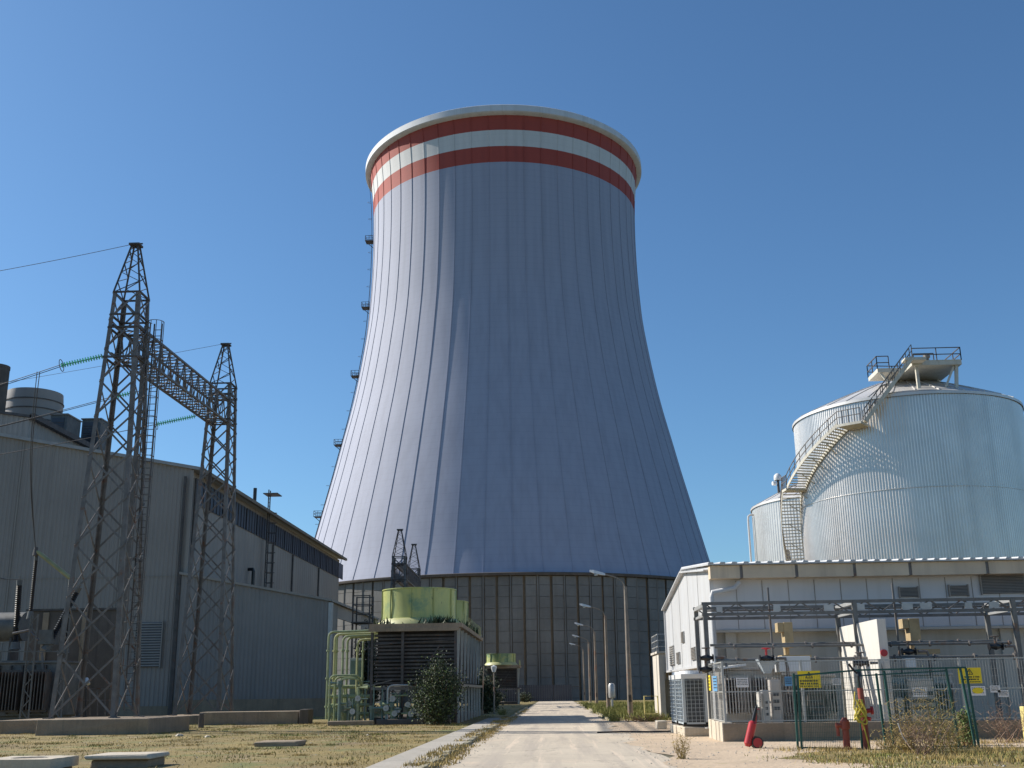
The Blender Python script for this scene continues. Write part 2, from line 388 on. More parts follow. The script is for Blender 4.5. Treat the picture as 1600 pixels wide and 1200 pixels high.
for k in range(NR):
    a = 2*math.pi*(k+.5)/NR; ca, sa = math.cos(a), math.sin(a); hw = .08; i = len(m.v)
    dep = .09
    for (r, z) in sp:
        for (rr, s_) in ((r-.05, -1), (r+dep, -1), (r+dep, 1), (r-.05, 1)):
            m.v.append((TX+rr*ca-s_*hw*sa, TY+rr*sa+s_*hw*ca, z))
    for j in range(len(sp)-1):
        for q in range(3): m.f.append((i+4*j+q, i+4*j+q+1, i+4*j+5+q, i+4*j+4+q))
shell = m.build('shell', 'tower_paint', tw, smooth=True)
m = MB(); m.lathe(TX, TY, [(29.6, Z4), (30.9, Z4+.25), (31.1, Z4+.45), (31.1, Z4+1.75), (30.9, Z4+1.9), (29.0, Z4+1.9), (28.7, Z4)], 200)
m.build('rim', 'rim_paint', tw, smooth=True)
# lower wall
m = MB(); m.lathe(TX, TY, [(42.7, 0), (42.7, 20.2)], 240)
m.build('inner_wall', 'concrete', tw)
m = MB(); NP = 120
for k in range(NP):
    a0 = 2*math.pi*k/NP; da = 2*math.pi/NP*.80
    jit = random.uniform(-.14, .1); rows = 11; zz = [0] + [1.85*(j+1) + random.uniform(-.05, .05) for j in range(rows)]; zz[-1] = 20.0
    for j in range(rows):
        z0, z1 = zz[j], zz[j+1]-.05; r0, r1 = 42.9, 43.2+jit+random.uniform(-.025, .025); c = []
        for z in (z0, z1):
            for rr, aa in ((r0, a0), (r1, a0), (r1, a0+da), (r0, a0+da)): c.append((TX+rr*math.cos(aa), TY+rr*math.sin(aa), z))
        m.quadbox([c[0], c[1], c[2], c[3], c[4], c[5], c[6], c[7]])
m.build('wall_panels', 'tower_ring', tw)
m = MB()
for k in range(0, NP, 2):
    a = 2*math.pi*(k+.9)/NP; ca, sa = math.cos(a), math.sin(a)
    m.bar((TX+43.2*ca, TY+43.2*sa, 0), (TX+43.2*ca, TY+43.2*sa, 20.1), .24)
m.build('wall_column', 'tower_ring', tw)
m = MB(); m.lathe(TX, TY, [(42.0, 20.05), (43.7, 20.05), (43.75, 20.15), (43.75, 20.5), (42.0, 20.75)], 240)
m.build('ring_beam', 'concrete_dark', tw, smooth=True)
# access ladder and rest platforms on the left flank
def rad(z):
    for (r0, z0), (r1, z1) in zip(sp, sp[1:]):
        if z0 <= z <= z1: return r0+(r1-r0)*(z-z0)/(z1-z0)
    return sp[-1][0]
aL = math.pi + .12
def tp(z, off, da=0): r = rad(z)+off; return Vector((TX+r*math.cos(aL+da), TY+r*math.sin(aL+da), z))
m = MB(); zs = [21+1.5*k for k in range(62)]
for s_ in (-.009, .009):
    for z0, z1 in zip(zs, zs[1:]): m.bar(tp(z0, .45, s_), tp(z1, .45, s_), .09)
for z in [21+.5*k for k in range(184)]: m.bar(tp(z, .45, -.009), tp(z, .45, .009), .05)
for z in [23+4*k for k in range(22)]:
    pts = [tp(z, .45+.8*math.sin(t*math.pi), -.014+.028*t) for t in [j/6 for j in range(7)]]
    for q0, q1 in zip(pts, pts[1:]): m.bar(q0, q1, .04)
m.build('ladder', 'steel_dark', tw)
for z in (36.5, 51.5, 66.5, 82, 97.5):
    m = MB(); c = tp(z, .9); m.box(c.x-.9, c.y-1.1, z-.08, c.x+.9, c.y+1.1, z)
    for sx in (-.85, 0, .85):
        for sy in (-1.05, 1.05): m.bar((c.x+sx, c.y+sy, z), (c.x+sx, c.y+sy, z+1.1), .08)
    for h in (.55, 1.1):
        for sy in (-1.05, 1.05): m.bar((c.x-.85, c.y+sy, z+h), (c.x+.85, c.y+sy, z+h), .07)
        m.bar((c.x-.85, c.y-1.05, z+h), (c.x-.85, c.y+1.05, z+h), .07)
    m.bar((c.x-.8, c.y, z-.05), (c.x+.8, c.y, z-1.4), .12)
    m.build('platform', 'steel_dark', tw)

# fence along the tower foot
t = thing('fence', 'dark slatted fence at the foot of the cooling tower', 'fence', (-6, 177, 0))
m = MB(); x = -14
while x < 2.5: m.box(x, 177, .1, x+.28, 177.04, 2.5); x += .36
m.build('slats', 'band_dark', t)
m = MB(); [m.box(x, 177.05, z, x+2.2, 177.12, z+.1) for x in [-14+2.2*k for k in range(8)] for z in (.4, 2.1)]
build_each(m, 'rail', 'steel_dark', t)
# ================================================================ LEFT FACTORY HALL
YA = 82.0
cA = at(300, 730, YA); XA = cA.x; ZA = at(303, 733, YA).z          # eave corner
zl = at(0, 682, YA); slopeA = (zl.z-ZA)/(zl.x-XA)
ZA0 = ZA
YF = 0
for k in range(600):                                                  # where the far eave corner falls
    yy = YA+.2*k; q = CM.transposed() @ (Vector((XA, yy, ZA))-Vector((0, 0, EYE))); px = 800-F*q.x/q.z
    if px > 530: YF = yy; break
hall = thing('factory_hall', 'long grey corrugated factory hall with dark window band under its eave', 'factory hall', (XA, YA, 0))
XL = XA-46; XR = XA-23
topA = lambda x: ZA + slopeA*(x-XA) if x > XR else ZA + slopeA*(XR-XA) - slopeA*(x-XR)
m = MB(); m.corr((XL, YA), (XA, YA), .9, lambda t: topA(XL+(XA-XL)*t), .33, .035)
m.build('gable_wall', 'clad_grey', hall)
for z_ in (5.6, 10.3):
    m = MB(); m.box(XL, YA-.09, z_, XA, YA-.066, z_+.05); m.build('sheet_lap', 'clad_mid', hall)
for x_ in (XA-5.2, XA-13.5, XA-21.5):
    m = MB(); m.box(x_, YA-.1, .95, x_+.09, YA-.066, topA(x_)-.1); m.build('cover_strip', 'clad_mid', hall)
ZW0, ZW1 = 13.6*ZA/15.6, 15.1*ZA/15.6
zb1 = at(370, 794, YA+(YF-YA)*.0+ (XA and 0) + YA*0 + 14).z
m = MB(); m.corr((XA, YA), (XA, YF), .9, lambda t: ZA-.15, 1.0, .04)
m.build('side_wall', 'clad_mid', hall)
m = MB(); m.box(XL, YA-.02, 0, XA+.08, YA+.3, .9); m.box(XA-.2, YA+.3, 0, XA+.08, YF, .9); m.build('plinth', 'concrete', hall)
m = MB()
m.quadbox([(XR, YA-.3, topA(XR)), (XA+.7, YA-.3, topA(XA+.7)), (XA+.7, YF+.3, topA(XA+.7)), (XR, YF+.3, topA(XR)),
           (XR, YA-.3, topA(XR)+.25), (XA+.7, YA-.3, topA(XA+.7)+.25), (XA+.7, YF+.3, topA(XA+.7)+.25), (XR, YF+.3, topA(XR)+.25)])
m.quadbox([(XL, YA-.3, topA(XL)), (XR-.003, YA-.3, topA(XR)), (XR-.003, YF+.3, topA(XR)), (XL, YF+.3, topA(XL)),
           (XL, YA-.3, topA(XL)+.25), (XR-.003, YA-.3, topA(XR)+.25), (XR-.003, YF+.3, topA(XR)+.25), (XL, YF+.3, topA(XL)+.25)])
m.build('roof', 'roof_grey', hall)
m = MB(); zt = topA(XA+.7); m.box(XA+.72, YA-.2, zt-.1, XA+1.0, YF+.2, zt+.18); m.build('gutter', 'gutter', hall)
m = MB(); k = 0; y = YA+1
zA1 = ZA-.55; zA0 = ZA-2.5
while y < YF-1:
    m.box(XA+.06, y, zA0, XA+.12, y+3.3, zA1); y += 3.6
wb = m.build('window_band', 'band_dark', hall)
m = MB(); y = YA+1
while y < YF-1: m.box(XA+.125, y-.02, zA0, XA+.17, y+.06, zA1); y += .9
m.build('mullion', 'steel_dark', wb)
m = MB(); m.box(XA-.05, YA-.12, .9, XA+.2, YA-.02, ZA-.1); m.build('corner_trim', 'clad_mid', hall)
m = MB(); m.cone((XA-.4, YA-.2, 0), (XA-.4, YA-.2, ZA-.6), .11); m.cone((XA+.2, YA+.6, 8), (XA+.2, YA+.6, ZA-.6), .09)
for yy in (.42, .56, .78): m.cone((XA+.18, YA+(YF-YA)*yy, 6), (XA+.18, YA+(YF-YA)*yy, ZA-2.6), .1)
build_each(m, 'downpipe', 'steel_dark', hall)
q0 = at(215, 973, YA); q1 = at(250, 1042, YA)
m = MB(); m.box(q0.x, YA-.14, q1.z, q1.x, YA-.08, q0.z); lv = m.build('louvre', 'band_dark', hall)
m = MB()
for k in range(17):
    z = q1.z+(q0.z-q1.z)*(k+.3)/17; m.quadbox([(q0.x, YA-.2, z), (q1.x, YA-.2, z), (q1.x, YA-.15, z+.02), (q0.x, YA-.15, z+.02), (q0.x, YA-.2, z+.03), (q1.x, YA-.2, z+.03), (q1.x, YA-.15, z+.1), (q0.x, YA-.15, z+.1)])
for x in (q0.x-.08, q1.x): m.box(x, YA-.24, q1.z-.08, x+.08, YA-.08, q0.z+.08)
m.build('slats', 'clad_mid', lv)
# caged ladder against the hall side
yl = YA+(YF-YA)*.36
m = MB()
for dy in (-.3, .3): m.bar((XA+.5, yl+dy, 7.5), (XA+.5, yl+dy, ZA+2.2), .09)
for k in range(int((ZA+2-7.5)/.35)): m.bar((XA+.5, yl-.3, 7.6+.35*k), (XA+.5, yl+.3, 7.6+.35*k), .04)
m.box(XA+.1, yl-.9, ZA+1.7, XA+1.5, yl+.9, ZA+1.78)
for k in range(12):
    z = 8+k*.95
    for j in range(8):
        a0 = -1.57+math.pi*j/8; a1 = a0+math.pi/8; m.bar((XA+.5+.8*math.cos(a0), yl+.4*math.sin(a0), z), (XA+.5+.8*math.cos(a1), yl+.4*math.sin(a1), z), .05)
m.build('ladder', 'steel_dark', hall)
m = MB(); m.cone((XA+.6, YA+16, ZA), (XA+.6, YA+16, ZA+1.4), .16); m.build('vent_pipe', 'black', hall)
# vent duct outlet on side wall
q = at(388, 900, YA+17); m = MB(); m.tube([(XA, YA+17, q.z+.6), (XA+.5, YA+17, q.z+.6), (XA+.55, YA+17, q.z+.4), (XA+.55, YA+17, q.z-1)], .16); m.build('exhaust_pipe', 'black', hall)

# lean-to annex
b1 = at(515, 940, YA); zBl = at(292, 898, YA).z; XB = b1.x; zBr = b1.z; YBf = YA-.35
an = thing('lean_to_annex', 'low grey corrugated lean-to annex with sloping roof on the hall corner', 'annex', (XB, YA, 0))
xl = XA-.25
zt_ = lambda t: zBl+(zBr-zBl)*t
m = MB(); m.corr((xl, YBf), (XB, YBf), 1.3, zt_, .3, .03); m.build('front_wall', 'annex_grey', an)
m = MB(); m.box(xl, YBf-.02, 0, XB, YBf+.25, 1.3); m.box(XB-.25, YBf+.25, 0, XB, YA+22, 1.3); m.build('plinth', 'concrete', an)
m = MB(); m.corr((XB, YBf), (XB, YBf+3.4), 1.3, lambda t: zBr, .32, .05); m.corr((XB, YBf+14), (XB, YA+22), 1.3, lambda t: zBr, .32, .05)
m.box(XB-.1, YBf+3.4, zBr-1.0, XB, YBf+14, zBr); m.build('side_wall', 'clad_mid', an)
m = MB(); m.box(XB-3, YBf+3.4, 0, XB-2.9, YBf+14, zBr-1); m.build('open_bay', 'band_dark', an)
m = MB(); m.quadbox([(xl, YBf-.2, zBl), (XB+.3, YBf-.2, zBr-.03), (XB+.3, YA+22, zBr-.03), (xl, YA+22, zBl), (xl, YBf-.2, zBl+.18), (XB+.3, YBf-.2, zBr+.15), (XB+.3, YA+22, zBr+.15), (xl, YA+22, zBl+.18)])
m.build('roof', 'clad_mid', an)
m = MB(); m.box(XB+.02, YBf-.12, 0, XB+.3, YBf+.3, zBr-.1); m.build('corner_post', 'steel_light', an)
m = MB(); m.box(xl-.1, YBf-.1, 0, xl+.12, YBf, zBl); m.build('edge_trim', 'steel_dark', an)

# upper block behind the hall roof
qc = at(46, 653, 98); 
ub = thing('boiler_house', 'grey upper building rising behind the factory hall roof', 'building', (qc.x, 98, 0))
zu = lambda x: qc.z + (qc.x-x)*.16
m = MB(); m.corr((qc.x-26, 98), (qc.x, 98), 0, lambda t: zu(qc.x-26+26*t), .5, .06); m.build('front_wall', 'clad_mid', ub)
m = MB(); m.corr((qc.x, 98), (qc.x, 140), 0, lambda t: qc.z-.1, .8, .06); m.build('side_wall', 'clad_mid', ub)
m = MB(); m.quadbox([(qc.x-26, 97.7, zu(qc.x-26)), (qc.x+.3, 97.7, qc.z-.03), (qc.x+.3, 140, qc.z-.03), (qc.x-26, 140, zu(qc.x-26)), (qc.x-26, 97.7, zu(qc.x-26)+.3), (qc.x+.3, 97.7, qc.z+.2), (qc.x+.3, 140, qc.z+.2), (qc.x-26, 140, zu(qc.x-26)+.3)])
m.build('roof', 'steel_dark', ub)
m = MB(); m.bar((qc.x+.4, 97.7, qc.z+.1), (qc.x+.4, 140, qc.z+.1), .5); m.build('eave_pipe', 'steel_dark', ub)
# roof tanks
a = at(10, 650, 112); b = at(97, 615, 112); cx = (a.x+b.x)/2; r = (b.x-a.x)/2; zt0 = b.z
tk = thing('roof_tank', 'squat grey round tank standing on the roof behind the hall', 'tank', (cx, 112, a.z-6))
m = MB(); m.lathe(cx, 112, [(0, a.z-6), (r, a.z-6), (r, zt0-1), (r*.97, zt0), (r*.6, zt0+.25), (0, zt0+.4)], 48); m.build('body', 'clad_grey', tk, smooth=True)
m = MB()
for z in (a.z-1, a.z+.2, a.z+1.2): m.lathe(cx, 112, [(r+.01, z), (r+.08, z), (r+.08, z+.1), (r+.01, z+.1)], 48)
m.build('hoop', 'steel_dark', tk)
a = at(-30, 640, 104); b = at(14, 572, 104); cx = (a.x+b.x)/2; r = (b.x-a.x)/2
tk = thing('roof_stack', 'dark round stack beside the squat roof tank', 'stack', (cx, 104, a.z-5))
m = MB(); m.lathe(cx, 104, [(0, a.z-5), (r, a.z-5), (r, b.z-.3), (r*1.03, b.z-.3), (r*1.03, b.z), (r*.85, b.z), (r*.85, b.z-2)], 40); m.build('body', 'concrete_dark', tk, smooth=True)
for (x0, x1, y0, y1, Y, mt, lb) in ((75, 106, 648, 695, 106, 'band_dark', 'dark louvred fan housing on the hall roof beside the round tank'), (124, 158, 655, 706, 112, 'band_dark', 'grey fan housing on the hall roof just left of the tall pylon')):
    a = at(x0, y1, Y); b = at(x1, y0, Y)
    hs = thing('fan_housing', lb, 'fan housing', (a.x, Y, a.z-2))
    m = MB(); m.box(a.x, Y, a.z-2, b.x, Y+3.2, b.z); m.build('casing', 'yard_grey', hs)
    m = MB(); m.box(a.x+.15, Y-.05, a.z, b.x-.3, Y-.003, b.z-.3); lv = m.build('louvre', mt, hs)
    m = MB(); [m.box(a.x+.2, Y-.1, z, b.x-.35, Y-.055, z+.06) for z in [a.z+.25*k for k in range(int((b.z-a.z-.4)/.25))]]; m.build('slats', 'steel_dark', lv)
    m = MB(); m.box(a.x-.1, Y-.15, b.z, b.x+.1, Y+3.3, b.z+.12); m.build('lid', 'clad_mid', hs)

# ================================================================ LATTICE PYLONS
GA = 'lattice gantry pylons'
def make_pylon(x, y, z0, H, wb, wt, zw, zc, label, nb=10):
    """square lattice column: wb at the base, wt at waist zw; peak to H"""
    r = thing('lattice_pylon', label, 'pylon', (x, y, z0), GA)
    hw = lambda z: (wb+(wt-wb)*min(1, (z-z0)/(zw-z0)))/2
    cn = ((-1, -1), (1, -1), (1, 1), (-1, 1))
    P_ = lambda k, z, h=None: Vector((x+cn[k % 4][0]*(h or hw(z)), y+cn[k % 4][1]*(h or hw(z)), z))
    for k in range(4):
        m = MB(); sx, sy = cn[k]; a = P_(k, z0); b = P_(k, zw)
        # angle iron: two flanges
        m.bar(a-Vector((sx*.09, 0, 0)), b-Vector((sx*.09, 0, 0)), .2, .03, up=(0, 1, 0)); m.bar(a-Vector((0, sy*.09, 0)), b-Vector((0, sy*.09, 0)), .03, .2, up=(0, 1, 0))
        m.box(a.x-.2, a.y-.2, z0, a.x+.2, a.y+.2, z0+.04)
        m.build('leg', 'steel_galv', r)
    lev = [z0]; tot = sum(.93**k for k in range(nb))
    for k in range(nb): lev.append(lev[-1]+(zw-z0)*(.93**k)/tot)
    m = MB()
    for za, zb in zip(lev, lev[1:]):
        for k in range(4):
            nrm = Vector((cn[k][0]+cn[(k+1) % 4][0], cn[k][1]+cn[(k+1) % 4][1], 0)).normalized()*.03
            m.bar(P_(k, za)+nrm, P_(k+1, zb)+nrm, .09, .03, up=nrm); m.bar(P_(k+1, za)-nrm, P_(k, zb)-nrm, .09, .03, up=nrm)
    m.build('cross_bracing', 'steel_galv', r)
    for z in (zw, zc+.8, zc-.8, zw-(zw-zc)*.45):
        m = MB()
        for k in range(4): m.bar(P_(k, z), P_(k+1, z), .1, .08)
        m.build('horizontal_tie', 'steel_dark', r)
    m = MB(); ht = .16
    ph = lambda z: hw(zw)+(ht-hw(zw))*((z-zw)/(H-zw))
    pl = [zw+(H-zw)*t for t in (0, .22, .42, .6, .76, .9, 1)]
    for k in range(4): m.bar(P_(k, zw), P_(k, H, ht), .08, .05)
    for j, (za, zb) in enumerate(zip(pl, pl[1:])):
        for k in range(4): m.bar(P_(k+j % 2, za, ph(za)), P_(k+1-j % 2, zb, ph(zb)), .05, .03)
    m.build('peak', 'steel_dark', r)
    m = MB(); m.box(x-.28, y-.28, H, x+.28, y+.28, H+.1); m.bar((x-.35, y, H+.14), (x+.35, y, H+.14), .06); m.build('peak_cap', 'steel_dark', r)
    return r
Y1, Y2 = 52.0, 67.0
c1 = at(157, 1080, Y1).x; top1 = at(208, 385, Y1); 
X1 = top1.x+.15
zw1 = at(200, 463, Y1).z; zb1_ = at(200, 541, Y1).z
print('pylon', X1, c1, top1.z, zw1, zb1_)
top2 = at(353, 540, Y2); X2 = top2.x; zw2 = at(350, 603, Y2).z; zc2 = at(345, 640, Y2).z
print('pylon2', X2, top2.z, zw2, zc2)
ZP = .68
pyl1 = make_pylon(X1, Y1, ZP, top1.z, 3.0, 1.35, zw1, zb1_, 'taller lattice steel pylon with a caged ladder on a broad footing')
pyl2 = make_pylon(X2, Y2, .5, top2.z, 2.75, 1.35, zw2, zc2, 'lattice steel pylon without ladder standing before the lean-to annex')
ZB = (zb1_+zc2)/2
# caged ladder on pylon 1
lx = at(243, 520, Y1+.3).x; ly = Y1+.3; lt = at(243, 500, Y1).z
m = MB()
for dx in (-.2, .2): m.bar((lx+dx, ly+.3, 1), (lx+dx, ly+.3, lt), .06)
for k in range(int((lt-1)/.33)): m.bar((lx-.2, ly+.3, 1+.33*k), (lx+.2, ly+.3, 1+.33*k), .03)
lad = m.build('ladder', 'steel_dark', pyl1)
m = MB(); k = 0; z = 3.0
while z <= lt+.01:
    for j in range(10):
        a0 = math.pi*.2-math.pi*1.4*j/10; a1 = a0-math.pi*.14
        m.bar((lx+.38*math.cos(a0), ly+.38*math.sin(a0), z), (lx+.38*math.cos(a1), ly+.38*math.sin(a1), z), .045, .02)
    z += (lt-3)/17
for j in range(6):
    a0 = math.pi*.1-math.pi*1.2*j/5; m.bar((lx+.38*math.cos(a0), ly+.38*math.sin(a0), 3), (lx+.38*math.cos(a0), ly+.38*math.sin(a0), lt), .03)
m.build('cage', 'steel_galv', lad)
m = MB(); px0 = at(228, 520, Y1+.6).x; m.bar((px0, Y1+.62, .68), (px0, Y1+.62, lt-.1), .2, .16)
for z in (4, 8, 12, lt-1): m.bar((px0, Y1+.6, z), (lx+.2, ly+.3, z), .06)
m.build('ladder_post', 'steel_galv', pyl1)

def make_beam(x1, y1, x2, y2, zc, label, h=.75, wd=.62, nb=13):
    r = thing('gantry_beam', label, 'gantry beam', ((x1+x2)/2, (y1+y2)/2, zc), 'lattice beams between pylons')
    A = Vector((x1, y1, zc)); B = Vector((x2, y2, zc)); d = (B-A); s_ = Vector((1, 0, 0))
    pt = lambda t, sx, sz: A+d*t+s_*wd*sx+Vector((0, 0, h*sz))
    m = MB()
    for sx in (-1, 1):
        for sz in (-1, 1): m.bar(pt(-.03, sx, sz), pt(1.03, sx, sz), .11)
    m.build('chords', 'steel_galv', r)
    m = MB()
    for k in range(nb):
        t0, t1, tm = k/nb, (k+1)/nb, (k+.5)/nb
        for sx in (-1, 1): m.bar(pt(t0, sx, -1), pt(tm, sx, 1), .06, .03); m.bar(pt(tm, sx, 1), pt(t1, sx, -1), .06, .03); m.bar(pt(tm, sx, 1), pt(tm, sx, -1), .045)
        for sz in (-1, 1):
            m.bar(pt(t0, -1, sz), pt(t1, 1, sz), .055, .03); m.bar(pt(t1, -1, sz), pt(t0, 1, sz), .055, .03); m.bar(pt(t0, -1, sz), pt(t0, 1, sz), .055)
            m.bar(pt(tm, -1, sz), pt(tm, 1, sz), .05)
    m.build('lattice', 'steel_galv', r)
    return r
make_beam(X1, Y1, X2, Y2, ZB, 'lattice steel beam joining the tallest pylon to the second pylon')

# insulator strings with conductors
WY = []
def ins_string(pa, pb, label):
    """discs from pa (beam) to pb (free end)"""
    pa = Vector(pa); pb = Vector(pb); r = thing('insulator_string', label, 'insulator', pb, 'green insulator strings')
    d = pb-pa; n = int(d.length/.13); m = MB()
    for k in range(n):
        c = pa+d*((k+.5)/n); u = d.normalized(); m.cone(c, c+u*.035, .045, .14, 12); m.cone(c+u*.035, c+u*.05, .14, .05, 12)
    m.build('discs', 'ins_green', r, smooth=False)
    m = MB(); m.cone(pa, pb, .025, n=6); u = d.normalized(); s_ = u.cross(Vector((0, 0, 1))).normalized(); w_ = s_.cross(u)
    pts = [pb+s_*.26*math.cos(2*math.pi*k/16)+w_*.32*math.sin(2*math.pi*k/16) for k in range(17)]
    m.tube(pts, .02, 5); m.build('arcing_ring', 'steel_dark', r)
    return r
def sag(p, q, s_, n=24):
    p = Vector(p); q = Vector(q); return [p.lerp(q, k/n)-Vector((0, 0, s_*4*(k/n)*(1-k/n))) for k in range(n+1)]
def wire(pts, label, r=.022, group='overhead wires', m2='wire', cat='wire', name='wire'):
    m = MB(); m.tube(pts, r, 6); o = m.build(name, m2, None, origin=pts[0], smooth=True); return tag(o, label, cat, group)
ia, ib = at(162, 556, 52.4), at(96, 571, 52.4)
ib.y = ia.y = 52.4
ins_string(ia, ib, 'nearest green insulator string left of the tall pylon')
wire([ia, Vector((X1-.3, 52.4, ia.z+.12))], 'short link from the nearest insulator string to the tall pylon', .02)
for dz in (0, .1): wire(sag(ib+Vector((0, 0, dz-.05)), at(-600, 760, 52.4)+Vector((0, 0, dz-.05)), .4), 'upper conductor of the twin pair on the nearest string' if dz else 'lower conductor of the twin pair on the nearest string', .018)
y2 = 57.5
ia, ib = at(214, 612, y2), at(176, 621, y2)
ins_string(ia, ib, 'middle green insulator string seen through the tall pylon')
wire([ia, Vector((X1+.3, y2, ZB-.7))], 'short link from the middle insulator string to the beam', .02)
for dz in (0, .1): wire(sag(ib+Vector((0, 0, dz-.05)), at(-500, 760+dz*60, y2)+Vector((0, 0, dz-.05)), .4), 'upper conductor of the twin pair on the middle string' if dz else 'lower conductor of the twin pair on the middle string', .018)
y3 = 63.0
ia, ib = at(306, 650, y3), at(244, 663, y3)
ins_string(ia, ib, 'farthest green insulator string under the beam right of the caged ladder')
wire([ia, Vector((X2, y3, ZB-.7))], 'short link from the farthest insulator string to the beam', .02)
wire(sag(ib, at(-500, 780, y3), .4), 'single conductor running left from the farthest string', .022)
wire(sag(Vector((X1-.3, Y1, top1.z+.1)), at(-300, 470, Y1), .2), 'thin earth wire leaving the tip of the tall pylon', .014)
wire(sag(Vector((X2-.3, Y2, top2.z+.1)), at(-400, 660, Y2), .2), 'thin earth wire leaving the tip of the second pylon', .012)

# distant pair of pylons before the cooling tower
for (px, py, Y, lb) in ((625, 829, 112.0, 'distant lattice pylon behind the cooling unit, the taller looking of two'), (647, 852, 126.0, 'distant lattice pylon behind the cooling unit, the shorter looking of two')):
    c = copy_tree(pyl2); tz = at(px, py, Y); c.location = (tz.x, Y, tz.z-top2.z+.5)
    c['label'] = lb
pa = at(625, 829, 112); pb = at(647, 852, 126)
make_beam(pa.x, 112, pb.x, 126, (pa.z+pb.z)/2-(top2.z-zc2), 'distant lattice beam between the two far pylons')
# ground pads
def block(name, label, x0, x1, y0, y1, h, mt='concrete', cat='concrete block', bev=.04, rot=0, group=None):
    m = MB(); j = lambda: random.uniform(-.05, .05)
    m.quadbox([(x0+j(), y0+j(), 0), (x1+j(), y0+j(), 0), (x1+j(), y1, 0), (x0+j(), y1, 0), (x0+j(), y0+j(), h+j()*.4), (x1+j(), y0+j(), h+j()*.4), (x1, y1, h), (x0, y1, h)])
    return tag(m.build(name, mt, None, origin=((x0+x1)/2, (y0+y1)/2, 0), bevel=bev), label, cat, group)
g0 = gr(62, 1153); g1 = gr(236, 1147)
x0 = at(62, 1130, 49).x; x1 = at(236, 1130, 49).x
block('pylon_footing', 'broad stained concrete footing under the tall pylon', x0, x1, 48.7, 54.2, .68)
block('pylon_footing', 'concrete footing just left of the tall pylon footing', at(3, 1130, 52).x, x0-.25, 51.5, 56, .62)
block('pylon_footing', 'small concrete footing under the second pylon', X2-2.1, X2+1.7, 65.2, 69, .5)
block('concrete_trough', 'long low concrete wall of a cable trough on the grass', at(313, 1110, 62).x, at(466, 1110, 62).x, 62, 63.1, .72, bev=.03)
block('concrete_block', 'short weathered block at the right end of the long trough', at(468, 1110, 62).x, at(484, 1110, 62).x, 61.9, 63.0, .8, 'concrete_dark')

# precast manhole slabs
def manhole(cx, cy, label, w_=1.5, d_=1.3, h=.22, hole=True, rz=0):
    r = thing('manhole_slab', label, 'manhole cover', (cx, cy, 0)); r.rotation_euler.z = 0
    m = MB(); ro = .42; N = 32; i = 0
    c = [(cx-w_/2, cy-d_/2), (cx+w_/2, cy-d_/2), (cx+w_/2, cy+d_/2), (cx-w_/2, cy+d_/2)]
    outer = []
    for k in range(N):
        a = 2*math.pi*k/N-math.pi*3/4; ca, sa = math.cos(a), math.sin(a); s_ = 1/max(abs(ca), abs(sa)); outer.append((cx+ca*s_*w_/2, cy+sa*s_*d_/2))
    inner = [(cx+ro*math.cos(2*math.pi*k/N-math.pi*3/4), cy+ro*.9*math.sin(2*math.pi*k/N-math.pi*3/4)) for k in range(N)]
    z1 = .3; z0 = z1-h
    for L_, z in ((outer, z0), (outer, z1), (inner, z1), (inner, z0)): m.v += [(a, b, z+random.uniform(-.004, .004)) for a, b in L_]
    for q in range(3):
        for k in range(N): m.f.append((q*N+k, q*N+(k+1) % N, (q+1)*N+(k+1) % N, (q+1)*N+k))
    m.build('slab', 'concrete_pale', r)
    m = MB(); m.box(cx-w_/2+.1, cy-d_/2+.1, 0, cx+w_/2-.1, cy+d_/2-.1, z0); m.build('collar', 'concrete', r)
    m = MB(); m.lathe(cx, cy, [(0, z1-.08), (ro*.86, z1-.08), (ro*.86, z1-.02), (0, z1-.015)], 24); m.build('cover', 'concrete', r)
    return r
a = gr(48, 1205); manhole(at(45, 1180, 25.5).x, 25.6, 'pale precast manhole slab with round opening, lower left corner', 1.6, 1.5)
a = at(195, 1185, 26.5); block('broken_slab', 'flat broken concrete slab on the grass beside the manhole slab', a.x-.7, a.x+.65, 26.2, 27.4, .2, 'concrete', 'concrete slab')
b_ = block('slab_top', 'thin pale slab lying on the broken concrete slab', a.x-.78, a.x+.72, 26.1, 27.5, .1, 'concrete_pale', 'concrete slab'); b_.location.z = .205
a = at(441, 1155, 36.5); b_ = block('concrete_rubble', 'low crumbled slab half sunk in the grass in front of the cooling unit', a.x-.75, a.x+.65, 35.8, 37.2, .16, 'concrete', 'rubble')
for (px, py, lb, s_) in ((281, 1151, 'small pale flake of rubble on the grass near the footing', .2), (325, 1153, 'small white lump of rubble on the grass right of the flake', .16), (575, 1150, 'small stone on the grass before the cooling unit', .1)):
    g = gr(px, py); m = MB(); m.cone((g.x, g.y, 0), (g.x+.02, g.y, s_*.5), s_, s_*.55, 7); tag(m.build('rubble', 'concrete_pale', None, origin=(g.x, g.y, 0)), lb, 'rubble')
g = gr(312, 1138); block('marker_stub', 'dark short stub standing at the near left end of the trough', g.x-.1, g.x+.12, g.y, g.y+.25, .75, 'concrete_dark', 'post')

